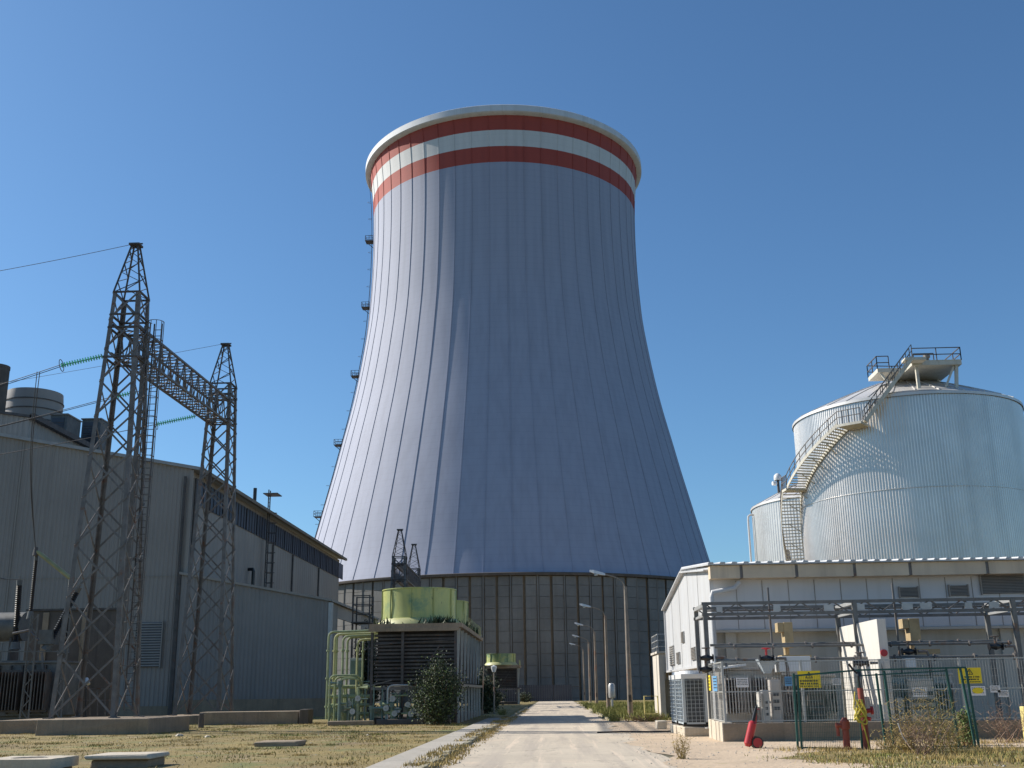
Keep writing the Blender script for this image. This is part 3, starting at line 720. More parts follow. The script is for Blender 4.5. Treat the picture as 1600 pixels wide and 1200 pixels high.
# ================================================================ TRANSFORMER YARD (left)
YT = 58.5
def tx(px, py, Y=YT): return at(px, py, Y)
t = thing('firewall', 'dark weathered concrete fire wall behind the transformer with black bushings', 'wall', (at(120, 1080, 66).x, 66, 0))
a = at(44, 955, 66); b = at(182, 955, 66)
m = MB(); m.box(a.x, 66, 0, b.x, 66.5, a.z); m.build('wall', 'concrete_dark', t, bevel=.03)
m = MB(); m.box(a.x-.1, 65.9, a.z, b.x+.1, 66.6, a.z+.12); m.build('coping', 'steel_dark', t)
m = MB(); k = a.x+1
while k < b.x: m.box(k, 65.9, 0, k+.35, 65.99, a.z-.1); k += 2.4
m.build('buttress', 'concrete', t)
t = thing('power_transformer', 'dark power transformer with black bushings under the yellow green bus bar', 'transformer', (tx(40, 1100).x, YT, 0))
a = tx(-60, 1038); b = tx(97, 1038)
m = MB(); m.box(a.x, YT, .7, b.x, YT+3, a.z); m.box(a.x-.1, YT-.1, a.z, b.x+.1, YT+3.1, a.z+.1); m.box(a.x, YT+.3, 0, b.x-.2, YT+2.7, .7)
m.build('tank', 'yard_grey', t, bevel=.02)
m = MB(); x = a.x+.2
while x < b.x-.1: m.box(x, YT-.12, .8, x+.09, YT-.003, a.z-.1); x += .62
m.build('stiffener', 'steel_dark', t)
for g_ in range(2):
    m = MB(); x = tx(8+g_*42, 1080).x
    for k in range(7): m.box(x+k*.17, YT-.9, 1.0, x+k*.17+.05, YT-.2, a.z-.45)
    m.bar((x, YT-.55, a.z-.4), (x+1.1, YT-.55, a.z-.4), .12); m.bar((x, YT-.55, .95), (x+1.1, YT-.55, .95), .12)
    m.build('radiator', 'steel_dark', t)
a = tx(-60, 978); b = tx(20, 978)
m = MB(); m.cone((a.x, YT+1.5, a.z), (b.x, YT+1.5, a.z), .78, n=24); m.build('conservator', 'yard_grey', t, smooth=True)
m = MB(); [m.box(x, YT+1.0, 3, x+.12, YT+2, a.z-.6) for x in (b.x-.6, b.x-2.2)]; build_each(m, 'conservator_bracket', 'steel_dark', t)
def bushing(p, q, r=.14, n=20):
    p = Vector(p); q = Vector(q); d = q-p; m = MB(); k = int(d.length/.11)
    for j in range(k):
        c0 = p+d*(j/k); c1 = p+d*((j+.55)/k); c2 = p+d*((j+1)/k); m.cone(c0, c1, r*.75, r, 12); m.cone(c1, c2, r, r*.75, 12)
    m.build('bushing', 'black', t, smooth=False)
    m = MB(); u = d.normalized(); m.cone(p-u*.4, p, r*1.7, r*1.2, 12); m.build('turret', 'yard_grey', t)
    m = MB(); m.cone(q, q+u*.28, r*.9, r*.9, 12); m.cone(q+u*.28, q+u*.5, .03, n=6); m.build('terminal_cap', 'yard_grey', t)
bushing(tx(24, 1003, YT+.8), tx(30, 915, YT+.8), .17)
bushing(tx(48, 955, YT+.2), tx(56, 876, YT+.2), .11)
bushing(tx(78, 1004, YT+.8), tx(120, 925, YT+.8), .17)
bushing(tx(103, 1008, YT+1), tx(110, 912, YT+1), .12)
m = MB(); a = tx(52, 1003); b = tx(76, 983); m.box(a.x, YT+.5, a.z-.1, b.x, YT+1.4, b.z); m.box(tx(10, 1).x, YT+.3, tx(0, 1035).z, tx(40, 1).x, YT+1.4, tx(0, 1005).z); build_each(m, 'control_box', 'yard_grey', t)
m = MB(); m.bar(tx(-30, 1018), tx(105, 1018), .06); m.bar(tx(-30, 1033), tx(105, 1033), .06); [m.bar(tx(x, 1035), tx(x, 1016), .05) for x in (0, 30, 60, 90, 104)]; m.build('top_rail', 'yard_grey', t)
m = MB(); m.tube([tx(65, 1020), tx(68, 1045), tx(75, 1060), tx(76, 1118)], .08); m.tube([tx(20, 990), tx(45, 985), tx(60, 1000)], .07); m.build('pipework', 'steel_galv', t, smooth=True)
for k, (px, lb) in enumerate(((42, 'lattice support post left of the transformer bushings'), (93, 'lattice support post right of the transformer bushings'))):
    r = thing('support_post', lb, 'post', (tx(px, 1080, 56).x, 56, 0), 'transformer yard posts'); c = tx(px, 1080, 56).x; zt2 = tx(px, 960, 56).z
    for sx in (-.22, .22):
        m = MB(); m.bar((c+sx, 56, 0), (c+sx*.8, 56, zt2), .07); m.build('leg', 'yard_grey', r)
    m = MB()
    for j in range(11):
        z = zt2*j/11; z2 = zt2*(j+1)/11; s_ = .22 if j % 2 else -.22; m.bar((c+s_, 56, z), (c-s_, 56, z2), .045)
    m.build('lacing', 'yard_grey', r)
t2 = thing('bus_bar', 'pale yellow green tubular bus bar sloping down to the transformer', 'bus bar', tx(58, 862))
m = MB(); m.tube([tx(57, 862), tx(61, 864), tx(108, 902), tx(114, 905)], .11, 10); m.build('tube', 'bar_olive', t2, smooth=True)
m = MB(); p = tx(56, 861); m.cone(p-Vector((0, 0, .25)), p+Vector((0, 0, .2)), .16, .1, 10); p = tx(113, 905); m.cone(p-Vector((0, 0, .2)), p+Vector((0, 0, .2)), .13, .1, 10); m.build('clamp', 'steel_dark', t2)
p0 = at(58, 581, 52.6); p1 = at(56, 860, YT)
for dx, lb in ((0, 'left'), (.14, 'right')):
    pts = [p0.lerp(p1, k/20)+Vector((dx*(1-k/20)-.32*math.sin(math.pi*k/20), 0, 0)) for k in range(21)]
    wire(pts, 'long dropper cable down to the bus bar, %s one of two' % lb, .02, 'dropper cables')
wire(sag(tx(31, 905), tx(-60, 860), .5), 'slack cable from the leftmost black bushing', .02, 'dropper cables')
# small railings and clutter in the dark yard
t = thing('guard_rail', 'thin grey guard rail in the dark yard behind the tall pylon', 'railing', (at(150, 1100, 62).x, 62, 0))
m = MB(); [m.bar(at(x, 1118, 62), at(x, 1075, 62), .06) for x in (128, 140, 152, 164, 176)]; m.build('post', 'steel_galv', t)
m = MB(); m.bar(at(128, 1076, 62), at(176, 1076, 62), .06); m.bar(at(128, 1094, 62), at(176, 1094, 62), .05); build_each(m, 'rail', 'steel_galv', t)
t = thing('floodlight', 'small white floodlight in the yard behind the tall pylon', 'floodlight', at(135, 1118, 61)); 
m = MB(); m.bar((t.location.x, 61, 0), at(135, 1068, 61), .06); m.build('stem', 'steel_dark', t)
m = MB(); p = at(135, 1060, 61); m.cone(p, p+Vector((.1, -.15, -.3)), .1, .2, 10); m.build('lamp_head', 'lamp_white', t)

# ================================================================ INDUCED DRAUGHT COOLING UNITS
def make_cooler(label, x0, x1, y0, ncell, cl, zt, zf, leg=.16, detail=True):
    L_ = cl*ncell; r = thing('cooling_unit', label, 'cooling unit', ((x0+x1)/2, y0, 0), 'green fan cooling units')
    zb = 1.9; y1 = y0+L_
    m = MB(); m.box(x0+.25, y0+.35, zb+.1, x1-.05, y1-.2, zt-.15); m.build('fill_pack', 'dark_fill', r)
    m = MB(); m.box(x0-.15, y0-.2, zt-.1, x1+.35, y1+.2, zt+.12); m.box(x0-.18, y0-.24, zt-.28, x1+.2, y0-.1, zt-.1); m.build('deck', 'concrete', r)
    m = MB()
    for x in (x0, (x0+x1)/2-.6, x1): m.box(x-.07, y0-.07, 0, x+.07, y0+.07, zt-.3)
    k = y0+1.1
    build_each(m, 'front_post', 'steel_dark', r)
    k = y0+.6
    while k < y1:
        m2 = MB(); m2.quadbox([(x1+.02, k, 2.1), (x1+.07, k, 2.1), (x1+.07, k+.07, 2.1), (x1+.02, k+.07, 2.1), (x1+.02, k, zt-.12), (x1+.2, k, zt-.12), (x1+.2, k+.07, zt-.12), (x1+.02, k+.07, zt-.12)]); m2.bar((x1+.1, k+.03, 2.0), (x1+.1, k+.03, 0), .12, .12); m2.build('side_fin', 'rib_grey', r); k += 2.35
    m = MB(); m.box(x1+.0, y0, 1.86, x1+.3, y1, 2.0); m.box(x0, y0-.1, 1.75, x1, y0+.02, 1.9); m.bar((x0, y0-.08, 2.0), (x0+1.1, y0-.12, 2.25), .05); m.build('ledge', 'steel_galv', r)
    # louvre planks on the front
    m = MB(); z = 2.05
    while z < zt-.4: m.box(x0+.1, y0+.22, z, x1-.1, y0+.25, z+.1); z += .19
    m.bar((x1-2.1, y0+.18, 2.2), (x1-.9, y0+.18, 4.0), .06); m.bar((x0+.1, y0+.16, 4.1), (x1-.1, y0+.16, 4.3), .05); m.bar((x0+.1, y0+.16, 3.2), (x1-.1, y0+.16, 3.25), .05)
    m.build('louvre_planks', 'steel_dark', r)
    m = MB(); m.box(x0+.1, y0+.3, 0, x1, y1, .35); m.build('basin', 'concrete_dark', r)
    for c in range(ncell):
        cx, cy = (x0+x1)/2-.05, y0+cl*(c+.5)-(cl-4.9)*.0-1.6; rr = (x1-x0)*.465
        m = MB(); m.lathe(cx, cy, [(rr*1.14, zt+.13), (rr*1.1, zt+.3), (rr*1.0, zt+.48)], 40); m.build('skirt', 'lime_yellow', r, smooth=True)
        m = MB(); m.lathe(cx, cy, [(rr*1.0, zt+.48), (rr*.985, zt+.5), (rr*.97, zt+1.2), (rr*.985, zf-.06), (rr*1.01, zf-.05), (rr*1.01, zf), (rr*.95, zf), (rr*.93, zt+.6)], 56)
        fs = m.build('fan_stack', 'lime', r, smooth=True)
        m = MB()
        for k in range(10):
            a = 2*math.pi*k/10+.2; m.box(cx+rr*1.0*math.cos(a)-.03, cy+rr*1.0*math.sin(a)-.03, zt+.5, cx+rr*1.0*math.cos(a)+.03, cy+rr*1.0*math.sin(a)+.03, zf-.05)
        build_each(m, 'seam', 'lime', fs)
        m = MB(); m.cone((cx, cy, zt+.6), (cx, cy, zt+1.3), .3, n=10)
        for k in range(6):
            a = k*math.pi/3; m.quad((cx+.2*math.cos(a), cy+.2*math.sin(a), zt+1.0), (cx+.2*math.cos(a+.5), cy+.2*math.sin(a+.5), zt+1.2), (cx+rr*.88*math.cos(a+.22), cy+rr*.88*math.sin(a+.22), zt+1.12), (cx+rr*.88*math.cos(a), cy+rr*.88*math.sin(a), zt+1.0))
        m.build('fan', 'rib_grey', r)
    # rail and weeds on the deck edge
    m = MB()
    for k in range(int(L_/1.2)):
        m.bar((x1+.3, y0+k*1.2, zt+.1), (x1+.3, y0+k*1.2, zt+.75), .04)
    build_each(m, 'rail_post', 'lime_yellow', r)
    return r
YC = 59.5; q0 = at(580, 1080, YC); q1 = at(712, 1080, YC); zt = at(650, 978, YC).z; zf = at(650, 922, YC+2.5).z
print('cooler', q0.x, q1.x, zt, zf)
cool = make_cooler('large cooling unit with lime green fan stacks beside the pavement', q0.x, q1.x, YC, 2, 8.6, zt, zf)
q2 = at(758, 1080, 140); q3 = at(808, 1080, 140)
c = make_cooler('small distant cooling unit with a green fan stack before the cooling tower', q2.x, q3.x, 140, 1, 6, at(780, 1041, 140).z, at(780, 1022, 142).z)
p = keep(scatter(5200, q0.x, q1.x+.2, YC-.15, YC+17, 60, near=1), lambda q: q0.x-.1 < q[0] < q1.x+.4 and YC-.25 < q[1] < YC+17); p[:, 2] = zt+.12
stuff(tag(blades('deck_weeds', 'leaf', p, .1, .5, .07, .9), 'dark moss and weeds round the green fan stacks', 'weeds'))

# green pipes left of the cooling unit
def pipe(name, label, pts, r, mt, group=None, cat='pipe', bend=.3):
    out = [Vector(pts[0])]
    for a, b, c in zip(pts, pts[1:], pts[2:]):
        a, b, c = Vector(a), Vector(b), Vector(c); u = (a-b).normalized(); v = (c-b).normalized(); l = min(bend, (a-b).length/2, (c-b).length/2)
        for k in range(6):
            t = k/5; out.append((b+u*l)*(1-t)**2+b*2*t*(1-t)+(b+v*l)*t*t)
    out.append(Vector(pts[-1])); m = MB(); m.tube(out, r, 8); zt_p = pts[1][2]; zz_ = .9
    while zz_ < zt_p-.4: m.cone((pts[0][0], pts[0][1], zz_), (pts[0][0], pts[0][1], zz_+.09), r*1.75, n=12); zz_ += 1.45
    o = m.build(name, mt, None, origin=pts[0], smooth=True); return tag(o, label, cat, group)
gx = lambda px, Y=60.5: at(px, 1080, Y).x
gz = lambda py, Y=60.5: at(560, py, Y).z
words = ['outermost', 'second', 'third', 'fourth', 'fifth', 'sixth', 'innermost']
spec = [(511, 987, 60.0, 'pipe_green'), (521, 991, 60.6, 'lime_yellow'), (524, 990, 61.4, 'pipe_green'), (534, 994, 60.2, 'pipe_green'), (541, 996, 61.0, 'pipe_green'), (557, 1000, 60.4, 'lime_yellow'), (566, 998, 61.8, 'pipe_green')]
for w_, (px, py, Y, mt) in zip(words, spec):
    pipe('riser_pipe', '%s of the tall green riser pipes left of the cooling unit' % w_, [(gx(px, Y), Y, .3), (gx(px, Y), Y, gz(py, Y)), (q0.x+.3, Y, gz(py, Y)+.05)], .062, mt, 'green riser pipes')
for w_, (px, py, Y) in zip(('outer', 'middle', 'inner'), ((515, 1055, 59.3), (523, 1058, 59.5), (531, 1060, 59.2))):
    pipe('low_pipe', '%s of the three low looped pipes in front of the tall risers' % w_, [(gx(px, Y), Y, .1), (gx(px, Y), Y, gz(py, Y)), (gx(560, Y), Y, gz(py, Y)), (gx(562, Y), Y+.6, gz(py, Y)-.5)], .05, 'pipe_green', 'low looped pipes')
pipe('low_pipe', 'grey looped pipe at the foot of the cooling unit front', [(gx(606, 58.9), 58.9, .1), (gx(606, 58.9), 58.9, gz(1072)), (gx(640, 58.9), 58.9, gz(1072)), (gx(641, 58.9), 59.6, gz(1074))], .05, 'steel_light')
r = thing('pipe_manifold', 'tangle of valves and green grey pipework under the riser pipes', 'pipe manifold', (gx(560), 59.6, 0))
mv = MB(); mp_ = MB(); mpp = MB(); mh = MB()
for k in range(34):
    px = random.uniform(514, 700); Y = random.uniform(58.8, 61.8); x = gx(px, Y); h = random.uniform(.8, 2.4)
    if px > 580: Y = random.uniform(58.7, 59.4); h = random.uniform(.5, 1.6)
    (mp_ if random.random() < .6 else mpp).tube([(x, Y, 0), (x, Y, h), (x+random.choice((-.5, .5, .8)), Y, h)], random.uniform(.04, .09), 8)
    mv = MB(); zf_ = random.uniform(.4, h); mv.cone((x, Y, zf_-.03), (x, Y, zf_+.03), .17, n=12); mv.cone((x, Y, zf_-.16), (x, Y, zf_+.16), .1, .14, 10); vo = mv.build('valve', 'pipe_teal', r, smooth=True)
    mh = MB()
    if k % 2: mh.cone((x+.02, Y-.16, zf_+.1), (x+.02, Y-.2, zf_+.1), .15, n=14); mh.bar((x, Y, zf_+.1), (x, Y-.2, zf_+.1), .04); mh.build('handwheel', 'steel_light', vo)
for z in (.55, 1.0, 1.45, 1.95): mp_.cone((gx(512), 60.2+z*.2, z), (gx(585), 60.2+z*.2, z), .1, n=10)
for k in range(14): x = gx(516+13.6*k, 59.3); mpp.bar((x, 59.35, 0), (x, 59.35, random.uniform(1.0, 2.1)), .07)
mp_.build('pipe', 'pipe_green', r, smooth=True); mpp.build('support', 'pipe_teal', r)
b_ = block('concrete_sleeper', 'long low concrete sill under the pipework', gx(514, 58), gx(585, 58), 57.9, 58.3, .25, 'concrete', 'sill')
b_ = block('concrete_sleeper', 'low dark concrete sill under the cooling unit front', gx(590, 58.6), gx(705, 58.6), 58.4, 58.7, .3, 'concrete_dark', 'sill')
r = thing('control_cabinet', 'upright grey green cabinet standing among the riser pipes', 'cabinet', (gx(555, 62), 62, 0))
m = MB(); m.box(gx(545, 62.4), 62.4, 0, gx(566, 62.4), 62.8, gz(1028, 62.4)); m.build('body', 'rib_grey', r, bevel=.02)
m = MB(); m.box(gx(547, 62.4), 62.35, .6, gx(564, 62.4), 62.395, gz(1032, 62.4)); m.build('door', 'pipe_teal', r)
# platform frames behind, by the annex
r = thing('platform_frame', 'dark steel platform frame behind the green pipes', 'platform', (gx(565, 84), 84, 0))
a = at(552, 930, 84); b = at(578, 930, 84); m = MB()
for x in (a.x, b.x):
    for y in (84, 85.6): m.bar((x, y, 0), (x, y, a.z), .1)
m.build('post', 'steel_dark', r)
m = MB(); m.box(a.x-.1, 83.9, a.z-2.1, b.x+.1, 85.7, a.z-2.0)
for z in (a.z-.05, a.z-.7, a.z-1.35): m.bar((a.x, 84, z), (b.x, 84, z), .07); m.bar((a.x, 85.6, z), (b.x, 85.6, z), .07)
m.bar((a.x, 84, a.z-.7), (a.x, 85.6, a.z-.7), .06); m.bar((b.x, 84, a.z-.7), (b.x, 85.6, a.z-.7), .06)
build_each(m, 'rail', 'steel_dark', r)

# ---------------------------------------------------------------- bushes
def bush(name, label, cx, cy, h, w_, n, size, mt='leaf', cat='bush', z0=0, mt2=None, upr=True):
    r = thing(name, label, cat, (cx, cy, z0)); m = MB()
    tips = []
    for k in range(26):
        a = random.uniform(0, 2*math.pi); s_ = random.uniform(.1, 1); tip = Vector((cx+math.cos(a)*w_*.5*s_, cy+math.sin(a)*w_*.5*s_, z0+h*random.uniform(.45, 1.0)*(1.05-.35*s_)))
        b0 = Vector((cx+random.uniform(-.15, .15), cy+random.uniform(-.15, .15), z0)); mid = b0.lerp(tip, .5)+Vector((math.cos(a), math.sin(a), 0))*w_*.12*s_
        m.cone(b0, mid, .03, .02, 5, False); m.cone(mid, tip, .02, .006, 5, False); tips.append((b0, mid, tip))
    m.build('stems', 'twig', r)
    V = []; 
    for k in range(n):
        b0, mid, tip = random.choice(tips); t = random.uniform(.12, 1)**.8
        c = b0.lerp(mid, t*2) if t < .5 else mid.lerp(tip, t*2-1); s_ = w_*.11
        c = c+Vector((random.gauss(0, s_), random.gauss(0, s_), random.gauss(0, s_)))
        if c.z < z0+.05: continue
        u = Vector((random.gauss(0, 1), random.gauss(0, 1), random.gauss(.4, 1))).normalized()*size*random.uniform(.6, 1.4); v = u.orthogonal().normalized()*size*.35; v.rotate(Matrix.Rotation(random.uniform(0, 6.28), 3, u))
        V.append((c, c+u*.5+v, c+u, c+u*.5-v))
    m = MB(); m2 = MB()
    for q in V: (m2 if mt2 and random.random() < .14 else m).quad(*q)
    m.build('foliage', mt, r)
    if mt2: m2.build('foliage', mt2, r)
    return r
bush('bush', 'dense dark green bush in front of the cooling unit right half', at(682, 1080, 57.2).x, 57.2, 3.3, 2.3, 15000, .1, mt2='leaf_bright')
bush('bush', 'scruffy shrub beside the small white lamp left of the road', at(757, 1080, 84).x, 84, 3.6, 1.9, 3500, .2)
bush('bush', 'low dark shrub between the cooling unit and the far lamp', at(768, 1080, 90).x-1.0, 92, 3.0, 3.2, 4000, .2)
bush('bush', 'small tree top showing between annex and green fan stack', at(580, 1080, 92).x, 92, 8.6, 2.4, 4500, .2, cat='tree')
for k, (px, Y, lb) in enumerate(((800, 150, 'low far shrub left of the distant road end'), (842, 165, 'tiny shrub against the tower wall'),)):
    bush('bush', lb, at(px, 1080, Y).x - 2, Y, 1.6, 2, 900, .2)
def weed(label, x, y, h, w_, n, mt='straw', leafn=0, lm='straw', name='dry_weed', wid=.012):
    r = thing(name, label, 'weed', (x, y, 0)); m = MB()
    for k in range(n):
        a = random.uniform(0, 6.28); s_ = random.uniform(.1, 1); b0 = Vector((x+random.gauss(0, w_*.12), y+random.gauss(0, w_*.1), 0)); p = b0
        d = Vector((math.cos(a)*s_*w_*.5, math.sin(a)*s_*w_*.5, h*random.uniform(.5, 1)))
        for j in range(4):
            q = p+d/4+Vector((random.gauss(0, .03), random.gauss(0, .03), 0)); m.cone(p, q, wid*(1-j*.2)*.6, wid*(.8-j*.2)*.6, 3, False)
            if j > 0:
                for _ in range(2): e = q+Vector((random.gauss(0, .1), random.gauss(0, .1), random.uniform(.02, .16)))*min(1, h); m.cone(q, e, wid*.4, wid*.15, 3, False)
            p = q
    m.build('stems', mt, r)
    if leafn:
        m = MB()
        for k in range(leafn):
            c = Vector((x+random.gauss(0, w_*.22), y+random.gauss(0, w_*.2), abs(random.gauss(.0, h*.45)))); u = Vector((random.gauss(0, 1), random.gauss(0, 1), random.gauss(.3, 1))).normalized()*.045; v = u.orthogonal()*.22
            m.quad(c, c+u*.5+v, c+u, c+u*.5-v)
        m.build('leaves', lm, r)
    return r
g = gr(1066, 1187); weed('lone dry weed tuft standing in the sandy foreground', g.x, g.y, .55, .35, 26, leafn=150)
for (px, Y, h, w_, n, mt, lf, lm, lb) in ((1410, 28.6, 1.25, 1.0, 46, 'straw', 260, 'straw', 'tall straw coloured weed clump at the middle of the green gate'),
        (1452, 28.9, 1.5, 1.2, 54, 'straw', 320, 'straw_green', 'tallest straw weed clump before the right half of the green gate'),
        (1432, 27.6, .9, 1.3, 50, 'twig_pink', 220, 'straw', 'reddish brown weed clump in front of the straw clumps'),
        (1480, 28.2, .9, .9, 34, 'straw', 200, 'straw_green', 'straw weeds just left of the green shrub'),
        (1567, 33.0, 1.1, 1.6, 50, 'twig_pink', 60, 'straw', 'pinkish bare twigs against the plinth near the right edge'),
        (1380, 28.0, .6, .8, 30, 'straw', 150, 'straw', 'low straw weeds just right of the red monitor post')):
    weed(lb, at(px, 1080, Y).x, Y, h, w_, n, mt, lf, lm)
bush('bush', 'small bright green conical shrub at the green gate post', at(1503, 1080, 31.5).x, 31.5, 1.15, .5, 1500, .06, 'leaf_bright')
for k, (px, py, lb) in enumerate(((1018, 1128, 'weeds by the pavement edge left of the cast concrete piece'), (937, 1112, 'grass tuft at the foot of the second lamp post'), (965, 1118, 'grass tuft between the first two lamp posts'), (960, 1128, 'grass clump on the sand left of the nearest lamp post'), (785, 1118, 'dry tuft on the left kerb far along the road'))):
    g = gr(px, py); weed(lb, g.x, g.y, .45, .9, 40, 'straw_green', 200, 'straw_green', wid=.02)
g = gr(1010, 1128)
weed('brown dead branches on the ground left of the hut', g.x, g.y, .35, 2.2, 40, 'twig', 60, 'straw', name='dead_branches', wid=.04)

# ================================================================ STREET LAMPS
def make_lamp(x, y, label, H=7.7):
    r = thing('street_lamp', label, 'street lamp', (x, y, 0), 'street lamps along the right of the road')
    m = MB(); m.cone((x, y, 0), (x, y, H), .17, .1, 10); m.build('pole', 'pole', r, smooth=True)
    m = MB(); m.tube([(x, y, H-.1), (x-.15, y, H+.3), (x-.5, y, H+.55), (x-1.3, y, H+.78)], .04, 6); m.bar((x, y, H), (x-.45, y, H+.05), .03); m.build('arm', 'pole', r, smooth=True)
    m = MB(); a = Vector((x-1.2, y, H+.76)); b = Vector((x-2.15, y, H+1.0)); d = (b-a)
    c = []
    pr = [(0, .06, .05), (.2, .12, .08), (.75, .16, .1), (1, .08, .06)]
    for t_, hw_, hh in pr:
        p = a+d*t_; m.v += [(p.x, p.y-hw_, p.z-hh), (p.x, p.y+hw_, p.z-hh), (p.x, p.y+hw_*.7, p.z+hh), (p.x, p.y-hw_*.7, p.z+hh)]
    for j in range(3):
        for q in range(4): m.f.append((4*j+q, 4*j+4+q, 4*j+4+(q+1) % 4, 4*j+(q+1) % 4))
    m.f += [(0, 1, 2, 3), (15, 14, 13, 12)]
    m.build('lamp_head', 'lamp_white', r)
    m = MB(); p = a+d*.6; m.lathe(p.x, p.y, [(0, p.z-.22), (.1, p.z-.2), (.14, p.z-.1)], 12); m.build('glass', 'ac_grey', r, smooth=True)
    m = MB(); m.cone((x, y, 0), (x, y, .12), .3, .26, 12); m.build('foot', 'concrete_pale', r)
    m = MB(); m.box(x-.09, y-.2, .9, x+.09, y-.13, 1.3); m.build('hatch', 'steel_dark', r)
    return r
lamp = make_lamp(4.42, 68.0, 'nearest street lamp right of the road')
for k, (y, lb) in enumerate(((95.0, 'second street lamp, with a grey box beside it'), (122.0, 'third street lamp from the camera'), (149.0, 'fourth street lamp from the camera'), (175.0, 'farthest and smallest street lamp'))):
    c = copy_tree(lamp); c.location = (4.42+random.uniform(-.1, .1), y, 0); c['label'] = lb
r = thing('utility_box', 'grey cylindrical box on a short post beside the second street lamp', 'utility box', (at(954, 1080, 94).x, 94, 0)); x = r.location.x
m = MB(); m.cone((x+.1, 94, 0), (x+.1, 94, 1.0), .1, n=8); m.build('post', 'steel_light', r); m = MB(); m.lathe(x+.1, 94, [(0, .95), (.25, .97), (.28, 1.1), (.28, 1.95), (.2, 2.1), (0, 2.15)], 20); m.build('box', 'steel_light', r, smooth=True)
r = thing('bollard_lamp', 'short lamp with a pale head left of the road beyond the cooling unit', 'lamp', (at(772, 1080, 83).x, 83, 0)); x = r.location.x; zz = at(772, 1050, 83).z
m = MB(); m.cone((x, 83, 0), (x, 83, zz), .06, n=8); m.build('pole', 'pole', r); m = MB(); m.lathe(x, 83, [(0, zz-.05), (.12, zz), (.2, zz+.25), (.22, zz+.4), (0, zz+.5)], 14); m.build('lamp_head', 'lamp_white', r, smooth=True)
r = thing('thin_post', 'thin leaning pole between bushes and the short lamp', 'post', (at(753, 1080, 78).x, 78, 0)); x = r.location.x
m = MB(); m.cone((x, 78, 0), (x+.15, 78, 3.3), .05, n=6); m.build('pole', 'pole', r); m = MB(); m.cone((x, 78, 0), (x, 78, .4), .12, .1, 8); m.build('foot', 'concrete', r)
r = thing('pipe_barrier', 'low cream tubular barrier frame on the grass before the hut', 'barrier', gr(1016, 1115))
g = r.location; Yb = 60.5; a = at(1006, 1080, Yb).x; b = at(1027, 1080, Yb).x
r.location = (a, Yb, 0); m = MB(); m.tube([(a, Yb, 0), (a, Yb, 1.25), (b, Yb, 1.25), (b, Yb, 0)], .035, 6); m.build('frame', 'yellow_paint', r); m = MB(); m.bar((a, Yb, .35), (b, Yb, .35), .05); m.build('rail', 'yellow_paint', r)

# ================================================================ RIGHT BUILDING
YD = 43.0; XD = at(1114, 1000, YD).x; zE = at(1114, 886, YD).z
def yfor(px, z=6):
    for k in range(800):
        yy = 40+.1*k; q = CM.transposed() @ (Vector((XD, yy, z))-Vector((0, 0, EYE)))
        if 800-F*q.x/q.z < px: return yy
YR_ = yfor(1067, 7.5); YB_ = yfor(1039, 6)
zR = at(1066, 890, YR_).z; zK = at(1038, 950, YB_).z
print('bldg D', XD, zE, YR_, zR, YB_, zK)
bd = thing('service_building', 'white clad service building with a row of vents and beige eave panels', 'building', (XD, YD, 0))
XE = XD+22; zc_ = 2.55
m = MB()
pg = [(YD, zc_), (YD, zE), (YR_, zR), (YB_, zK), (YB_, zc_)]
i = len(m.v); m.v += [(XD, y, z) for y, z in pg]+[(XD+.15, y, z) for y, z in pg]; m.f.append((0, 1, 2, 3, 4)); m.f.append((9, 8, 7, 6, 5)); m.f += [(k, k+5, (k+1) % 5+5, (k+1) % 5) for k in range(5)]
m.build('gable_wall', 'clad_white', bd)
m = MB()
for t_ in (.2, .4, .6, .8):
    y = YD+(YB_-YD)*t_; zz = zE+(zR-zE)*(y-YD)/(YR_-YD) if y < YR_ else zR+(zK-zR)*(y-YR_)/(YB_-YR_); m.box(XD-.012, y, zc_, XD-.002, y+.05, zz)
build_each(m, 'panel_joint', 'steel_light', bd)
m = MB()
for (ya, za), (yb, zb) in zip(pg[1:], pg[2:4]): m.bar((XD-.06, ya, za-.12), (XD-.06, yb, zb-.12), .06, .3, up=(1, 0, 0))
m.box(XD-.08, YB_-.1, zc_, XD, YB_+.05, zK-.1); m.box(XD-.1, YD+.3, zc_-.1, XD+.1, YB_, zc_-.004); m.build('verge_trim', 'clad_white', bd)
# front wall: upper cladding, ledge, lower wall
zl_ = at(1350, 985, YD).z
m = MB(); m.box(XD+.152, YD, zl_+.1, XE, YD+.2, zE-.5); m.build('front_wall', 'wall_front', bd)
m = MB(); x = XD+1.0
while x < XE: m.box(x, YD-.012, zl_+.12, x+.03, YD-.002, zE-.55); x += 1.0
build_each(m, 'sheet_joint', 'clad_mid', bd)
m = MB(); m.box(XD+.1, YD+.25, 0, XE, YD+.5, zl_); m.build('lower_wall', 'wall_beige', bd)
m = MB(); m.box(XD+.1, YD-.1, zl_-.003, XE, YD+.24, zl_+.09); m.build('ledge', 'wall_beige', bd)
m = MB(); x = XD+.5
while x < XE: m.box(x, YD+.1, 0, x+.4, YD+.245, zl_-.01); x += 5.2
build_each(m, 'pilaster', 'wall_beige', bd)
m = MB(); m.box(XD+.4, YD+.5, 0, XD+.7, YB_-.4, zc_+.3); m.build('plinth_wall', 'plaster', bd)
m = MB(); m.box(XD+.36, YD+2.6, 0, XD+.395, YD+4.0, 2.2); m.box(XD+.36, YD+9, 0, XD+.395, YD+10.3, 2.2); build_each(m, 'door', 'clad_white', bd)
